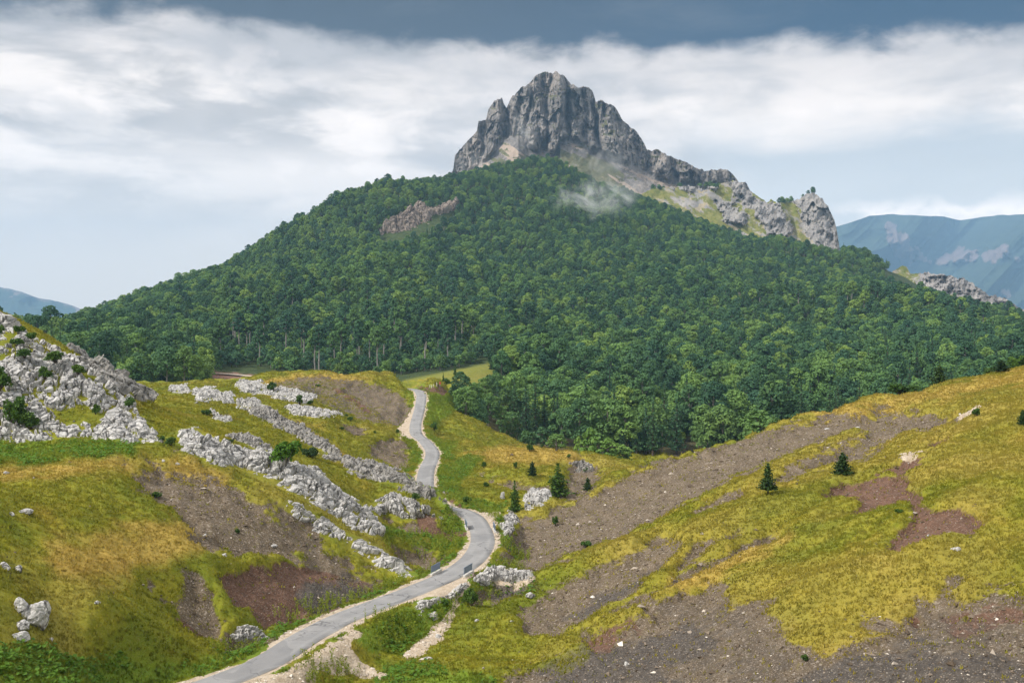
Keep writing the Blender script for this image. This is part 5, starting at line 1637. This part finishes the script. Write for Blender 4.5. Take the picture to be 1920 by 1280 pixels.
def railing(label, px, py, length, side):
    p = hit(px, py, 90, 170)
    dd, si, _ = line_dist(np.array([p[0]]), np.array([p[1]]), RS)
    i = int(si[0]); tg = RS[i + 1] - RS[i - 1]
    rz = math.atan2(tg[1], tg[0])
    nrm = np.array([math.sin(rz), -math.cos(rz)]) * side
    q = RS[i, :2] + nrm * 1.78
    e = bpy.data.objects.new('bridge_railing', None); COL.objects.link(e)
    e.location = (q[0], q[1], RS[i, 2] - 0.1); e.rotation_euler = (0, 0, rz)
    tag(e, label, 'railing', 'railings of the two small road bridges')
    boxes('kerb', [(0, 0, 0.12, length + 0.3, 0.30, 0.36)], M_CONC, e, 0.02)
    boxes('panel', [(0, 0, 0.74, length - 0.12, 0.035, 0.62)], M_STEEL, e, 0.008)
    boxes('top_rail', [(0, 0, 1.09, length, 0.07, 0.06)], M_STEEL, e, 0.01)
    for x in (-length / 2 + 0.04, 0, length / 2 - 0.04):
        boxes('post', [(x, 0.055, 0.68, 0.06, 0.06, 0.78)], M_STEEL, e, 0.008)


railing('blue-grey railing on the left side of the lower bridge', 816, 1073, 2.4, -1)
railing('blue-grey railing on the right side of the lower bridge', 882, 1076, 2.4, 1)
railing('blue-grey railing on the left side of the upper bridge at the bend', 877, 990, 3.0, -1)
railing('blue-grey railing on the right side of the upper bridge at the bend', 921, 996, 3.0, 1)

p = hit(825, 726, 325, 430)
e = bpy.data.objects.new('marker_sign', None); COL.objects.link(e); e.location = p
tag(e, 'small red marker sign on a post beyond the far road bend', 'sign')
boxes('post', [(0, 0, 0.6, 0.10, 0.10, 1.4)], M_WOOD, e); boxes('board', [(0, -0.08, 1.25, 0.42, 0.04, 0.75)], M_RED, e, 0.01)
for lab, px in (('white wooden stake left of the red marker sign, the farthest left', 806), ('white wooden stake in the middle of the three low stakes', 809.5), ('white wooden stake, right one of the three low stakes', 813), ('taller white stake right beside the red marker sign', 819)):
    p = hit(px, 728, 325, 430)
    hgt = 1.3 if px == 819 else 0.9
    o = boxes('wooden_stake', [(0, 0, hgt / 2 - 0.1, 0.16, 0.12, hgt), (0, 0, hgt - 0.1, 0.10, 0.08, 0.12)], M_WOOD, None, 0.02, p, 0.3)
    tag(o, lab, 'stake', 'stakes beside the red marker sign')

M_TRACK = plain_material('track_gravel', (0.36, 0.29, 0.22), (0.52, 0.45, 0.37), 1.0, 0.95, 0.03)
TX = np.linspace(380, 510, 24)
TD = 492 + 4 * np.sin(TX / 30)
TP = np.stack([(TX - CX) / F * TD, TD, mount_z((TX - CX) / F * TD, TD) + 0.5], 1)
M_TRACK_O = ribbon('dirt_track', catmull(TP, 1.0), [-2.6, -2.4, 0, 2.4, 2.6], 0.1, M_TRACK, 0.2, 5)
tag(M_TRACK_O, 'pale dirt track at the foot of the mountain on the left', kind='structure')

# ------------------------------------------------------------------ grass, stones, weeds: too many to count
def samples(n, d0, d1, seed, px0=-60, px1=1980, power=1.0):
    r = np.random.default_rng(seed)
    px = r.uniform(px0, px1, n); d = d0 + (d1 - d0) * r.random(n) ** power
    x = (px - CX) / F * d
    i = np.clip(np.searchsorted(NEAR_D, d), 0, len(NEAR_D) - 1); j = np.clip(np.searchsorted(NEAR_PX, px), 0, len(NEAR_PX) - 1)
    seen = ROWS[i, j] < HMIN[i, j] + 6
    for P_, a_, b_, h_ in COVERED:
        q_ = (d > a_ - 2) & (d < b_ + 2) & seen & (px > P_[:, 0].min()) & (px < P_[:, 0].max())
        ii = np.where(q_)[0]
        if len(ii): 
            rw_ = ROWS[i[ii], j[ii]]
            bad = poly_sd(px[ii], rw_, P_) > -1.0
            for hh_ in h_: bad &= poly_sd(px[ii], rw_, np.array(hh_, float)) < 1.0
            seen[ii[bad]] = False
    return x[seen], d[seen], i[seen], j[seen], r


def blades(x, y, z, h, wid, per, r, lean=0.35):
    n = len(x)
    b = np.repeat(np.stack([x, y, z], 1), per, 0)
    m = n * per
    an = r.uniform(0, 6.283, m)
    dirv = np.stack([np.cos(an), np.sin(an), np.zeros(m)], 1)
    off = r.normal(size=(m, 2)) * np.repeat(wid, per)[:, None] * 0.7
    b[:, :2] += off
    hh_ = np.repeat(h, per) * r.uniform(0.6, 1.15, m)
    ww = np.repeat(wid, per) * r.uniform(0.25, 0.5, m)
    tip = b + np.stack([r.normal(size=m) * lean * hh_, r.normal(size=m) * lean * hh_, hh_], 1)
    b[:, 2] -= 0.06
    V = np.stack([b - dirv * ww[:, None], b + dirv * ww[:, None], tip], 1).reshape(-1, 3)
    return V, np.arange(m * 3).reshape(m, 3)


def grass_material():
    mt, t, out = material('grass_blades')
    pos = t.node('ShaderNodeNewGeometry').outputs['Position']
    dry = attr(t, 'dry').outputs['Fac']; lush = attr(t, 'lush').outputs['Fac']
    col = grass_colour(t, pos, dry, lush)
    lf = attr(t, 'leaf').outputs['Fac']
    col = t.mix(t.mapr(lf, 0.5, 1.0, 0, 0.4, False), col, (0.35, 0.285, 0.065))
    col = t.mix(t.mapr(lf, 0.5, 0.0, 0, 0.3, False), col, (0.15, 0.165, 0.015))
    col = t.vmath('MULTIPLY', col, (1.32, 1.30, 1.2))
    finish(t, out, col, 0.85, None, spec=0.08, trans=0.5, soft=0.8)
    return mt


x, y, i, j, r = samples(360000, 57, 352, 21, power=1.1)
g = (1 - np.maximum(bare[i, j], z_grav[i, j])) * (rd[i, j] > 2.2)
edge_near = np.clip(np.maximum(z_scree, z_red)[i, j], 0, 1)
k = g > 0.12 + 0.7 * r.random(len(x))
sp = (bare[i, j] > 0.5) & (r.random(len(x)) < 0.05) & (z_grav[i, j] < 0.3) & (rd[i, j] > 2.4)        # tufts that hold on in the scree
k |= sp
x, y, i, j = x[k], y[k], i[k], j[k]
z = ground_z(x, y)
hgt = r.uniform(0.09, 0.25, len(x)) * (1 + 0.5 * z_lush[i, j]) * np.interp(y, [60, 200, 300], [0.85, 1.2, 1.5])
wid = r.uniform(0.12, 0.24, len(x)) * np.interp(y, [60, 120, 350], [0.8, 1.2, 2.6])
V, fc = blades(x, y, z, hgt, wid, 4, r)
rep = lambda a, m_: np.repeat(a, m_)
lf = rep(np.clip(0.5 + 0.22 * fbm2(x / 1.5, y / 1.5, 2, 151) + r.uniform(-0.28, 0.28, len(x)), 0, 1), 12)
go_ = link('grass', make_mesh('grass', V, [fc], [grass_material()], False, {'leaf': lf, 'dry': rep(z_dry[i, j], 12), 'lush': rep(z_lush[i, j], 12)}))
tag(go_, 'short yellow-green mountain grass on the hills', 'grass', kind='stuff')

# loose stones on scree, road verge and stream bed
x, y, i, j, r = samples(260000, 57, 260, 22, power=1.2)
zs_, zr_, zgv = z_scree[i, j], z_red[i, j], z_grav[i, j]
prob = np.clip(0.42 * zs_ + 0.2 * zr_ + 0.75 * zgv + 0.006, 0, 1)
k = (r.random(len(x)) < prob) & (rd[i, j] > 1.75)
x, y, i, j = x[k], y[k], i[k], j[k]
n = len(x)
size = np.clip(np.exp(r.normal(-2.75, 0.55, n)), 0.03, 0.42) * np.interp(y, [60, 150, 260], [0.9, 1.3, 1.8])
z = ground_z(x, y)
OC = np.array([(1, 0, 0), (-1, 0, 0), (0, 1, 0), (0, -1, 0), (0, 0, 1), (0, 0, -1)], float)
OF = np.array([(0, 2, 4), (2, 1, 4), (1, 3, 4), (3, 0, 4), (2, 0, 5), (1, 2, 5), (3, 1, 5), (0, 3, 5)])
v = OC[None] * r.uniform(0.6, 1.3, (n, 6, 1)) + r.normal(size=(n, 6, 3)) * 0.22
v *= np.stack([np.ones(n), r.uniform(0.6, 1, n), r.uniform(0.4, 0.75, n)], 1)[:, None]
an = r.uniform(0, 6.28, n); ca_, sa_ = np.cos(an)[:, None], np.sin(an)[:, None]
v = np.stack([v[..., 0] * ca_ - v[..., 1] * sa_, v[..., 0] * sa_ + v[..., 1] * ca_, v[..., 2]], -1) * size[:, None, None]
v += np.stack([x, y, z + size * 0.1], 1)[:, None]
fc = (OF[None] + (np.arange(n) * 6)[:, None, None]).reshape(-1, 3)


def stone_material():
    mt, t, out = material('loose_stone')
    a = attr(t, 'block').outputs['Fac']; p = attr(t, 'pale').outputs['Fac']
    col = t.ramp(a, [(0.0, (0.075, 0.056, 0.039)), (0.5, (0.13, 0.10, 0.074)), (0.85, (0.20, 0.16, 0.125)), (1.0, (0.40, 0.35, 0.30))])
    col = t.mix(p, col, t.ramp(a, [(0.0, (0.30, 0.245, 0.19)), (1.0, (0.66, 0.60, 0.53))]))
    finish(t, out, col, 0.9, None, spec=0.15)
    return mt


st = link('stones', make_mesh('stones', v.reshape(-1, 3), [fc], [stone_material()], False, {'block': np.repeat(r.random(n) ** 1.3, 6), 'pale': np.repeat(np.clip(z_grav[i, j] + (r.random(n) < 0.03), 0, 1), 6)}))
tag(st, 'loose broken stones on the scree, the road verges and the stream bed', 'stones', kind='stuff')

# low broad-leaved plants in the damp green places
x, y, i, j, r = samples(160000, 60, 230, 23, px1=1500)
k = (z_lush[i, j] > 0.45) & (rd[i, j] > 2.3) & (z_grav[i, j] < 0.3) & (fbm2(x / 3, y / 3, 3, 157) > -0.25)
mound = (np.abs(CX + x / y * F - 950) < 55) & (np.abs(ROWS[i, j] - 1098) < 18)
k |= mound & (r.random(len(x)) < 0.5)
x, y = x[k], y[k]
C = np.stack([x, y, ground_z(x, y) + r.uniform(0.08, 0.38, len(x))], 1)
nn = unit(r, len(x)) * 0.6 + [0, 0, 1.0]; nn /= np.linalg.norm(nn, axis=1)[:, None]
V, fc = leaf_quads(C, nn, 0.17, r)
lp = link('leafy_plants', make_mesh('leafy_plants', V, [fc], [leaf_material('low_leaves', (0.075, 0.16, 0.016), (0.19, 0.32, 0.035), (0.16, 0.26, 0.03), 0.2, 0.4)], False, {'leaf': np.repeat(r.random(len(x)), 4)}))
tag(lp, 'low leafy green plants in the damp hollows and along the road', 'ground plants', kind='stuff')

# tall yellow-green weeds along the verges
x, y, i, j, r = samples(200000, 70, 215, 24, px0=300, px1=1100)
rr_ = rd[i, j]
k = (rr_ > 2.5) & (rr_ < 6.0) & (r.random(len(x)) < 0.11 * sst(fbm2(x / 6, y / 6, 2, 161), -0.25, 0.5)) | ((rr_ > 3) & (rr_ < 14) & (np.abs(CX + x / y * F - 790) < 75) & (np.abs(ROWS[i, j] - 1025) < 30) & (r.random(len(x)) < 0.05))
x, y = x[k], y[k]
n = len(x); z = ground_z(x, y)
hw = r.uniform(0.5, 1.25, n)
per = 16
tt = np.tile(np.linspace(0.1, 1, per), n)
C = np.repeat(np.stack([x, y, z], 1), per, 0) + np.stack([r.normal(size=n * per) * 0.09, r.normal(size=n * per) * 0.09, tt * np.repeat(hw, per)], 1)
nn = unit(r, n * per) + [0, 0, 0.3]; nn /= np.linalg.norm(nn, axis=1)[:, None]
V, fc = leaf_quads(C, nn, 0.10, r, (0.3, 0.6))
V2, f2_ = blades(x, y, z, hw, np.full(n, 0.06), 2, r, 0.08)
lf = np.concatenate([np.repeat(r.random(n * per), 4), np.full(len(V2), 0.5)])
wd = link('roadside_weeds', make_mesh('roadside_weeds', np.concatenate([V, V2]), [fc, f2_ + len(V)], [leaf_material('weed_leaves', (0.12, 0.17, 0.015), (0.34, 0.36, 0.03), (0.2, 0.26, 0.02), 0.2, 0.3)], False, {'leaf': lf}))
tag(wd, 'tall yellow-green weeds standing along the road verges', 'weeds', kind='stuff')
print('grass etc', len(go_.data.polygons), len(st.data.polygons), len(lp.data.polygons), len(wd.data.polygons))

# ------------------------------------------------------------------ the air
def volume_box(name, lo, hi, label):
    bm = bmesh.new(); bmesh.ops.create_cube(bm, size=1.0)
    lo, hi = np.array(lo, float), np.array(hi, float)
    for v in bm.verts: v.co = [lo[i] if v.co[i] < 0 else hi[i] for i in range(3)]
    me = bpy.data.meshes.new(name); bm.to_mesh(me); bm.free()
    mt = bpy.data.materials.new(name); mt.use_nodes = True
    t = NT(mt.node_tree); t.n.clear()
    out = t.node('ShaderNodeOutputMaterial')
    pv = t.node('ShaderNodeVolumePrincipled')
    t.l.new(pv.outputs[0], out.inputs['Volume'])
    me.materials.append(mt)
    o = link(name, me)
    tag(o, label, kind='stuff')
    return o, t, pv, mt


hz, t, pv, mt = volume_box('haze', (-9800, -9800, -76), (9800, 10100, 1150), 'thin bluish air between the camera and the far ranges')
pv.inputs['Color'].default_value = (0.33, 0.555, 0.85, 1)
pv.inputs['Density'].default_value = 9.0e-5
pv.inputs['Anisotropy'].default_value = 0.1


def wisp(label, px0, px1, r0, r1, d, thick, dens, seed, group='wisps of mist on the mountain'):
    """a rag of cloud: a lumpy closed hull holding uneven vapour."""
    bm = bmesh.new(); bmesh.ops.create_icosphere(bm, subdivisions=3, radius=1.0)
    me = bpy.data.meshes.new('mist'); bm.to_mesh(me); bm.free()
    c = W3((px0 + px1) / 2, (r0 + r1) / 2, d)
    o = link('mist', me, loc=c, sc=((px1 - px0) / 2 / F * d, thick, (r1 - r0) / 2 / F * d))
    mt = bpy.data.materials.new('mist'); mt.use_nodes = True
    t = NT(mt.node_tree); t.n.clear()
    out = t.node('ShaderNodeOutputMaterial')
    pv = t.node('ShaderNodeVolumePrincipled')
    pv.inputs['Color'].default_value = (0.97, 0.98, 0.99, 1)
    tco = t.node('ShaderNodeTexCoord').outputs['Object']
    ln = t.node('ShaderNodeVectorMath', operation='LENGTH'); t.put(ln.inputs[0], tco)
    pos = t.node('ShaderNodeNewGeometry').outputs['Position']
    nz = t.noise(t.vmath('ADD', pos, (seed * 91.0, seed * 37.0, 0)), 0.027, 6, 0.66, 1.8)
    fall = t.mapr(ln.outputs['Value'], 1.0, 0.25)
    de = t.math('MULTIPLY', t.math('MULTIPLY', t.mapr(t.math('ADD', nz, t.math('MULTIPLY', fall, 0.10)), 0.54, 0.82), fall), dens)
    t.put(pv.inputs['Density'], de)
    t.l.new(pv.outputs[0], out.inputs['Volume'])
    me.materials.append(mt)
    return tag(o, label, 'mist', group, kind='stuff')


wisp('ragged wisps of mist trailing along the trees right of the wooded summit', 1005, 1235, 312, 428, 1225, 48, 0.065, 3)
wisp('thin mist clinging to the left foot of the rock summit', 940, 1020, 190, 310, 1715, 45, 0.022, 2)
wisp('thin mist drifting over the scree below the rock summit', 1040, 1220, 255, 350, 1690, 45, 0.016, 3)
wisp('pale mist at the left shoulder of the rock summit', 820, 960, 275, 350, 1690, 45, 0.012, 4)
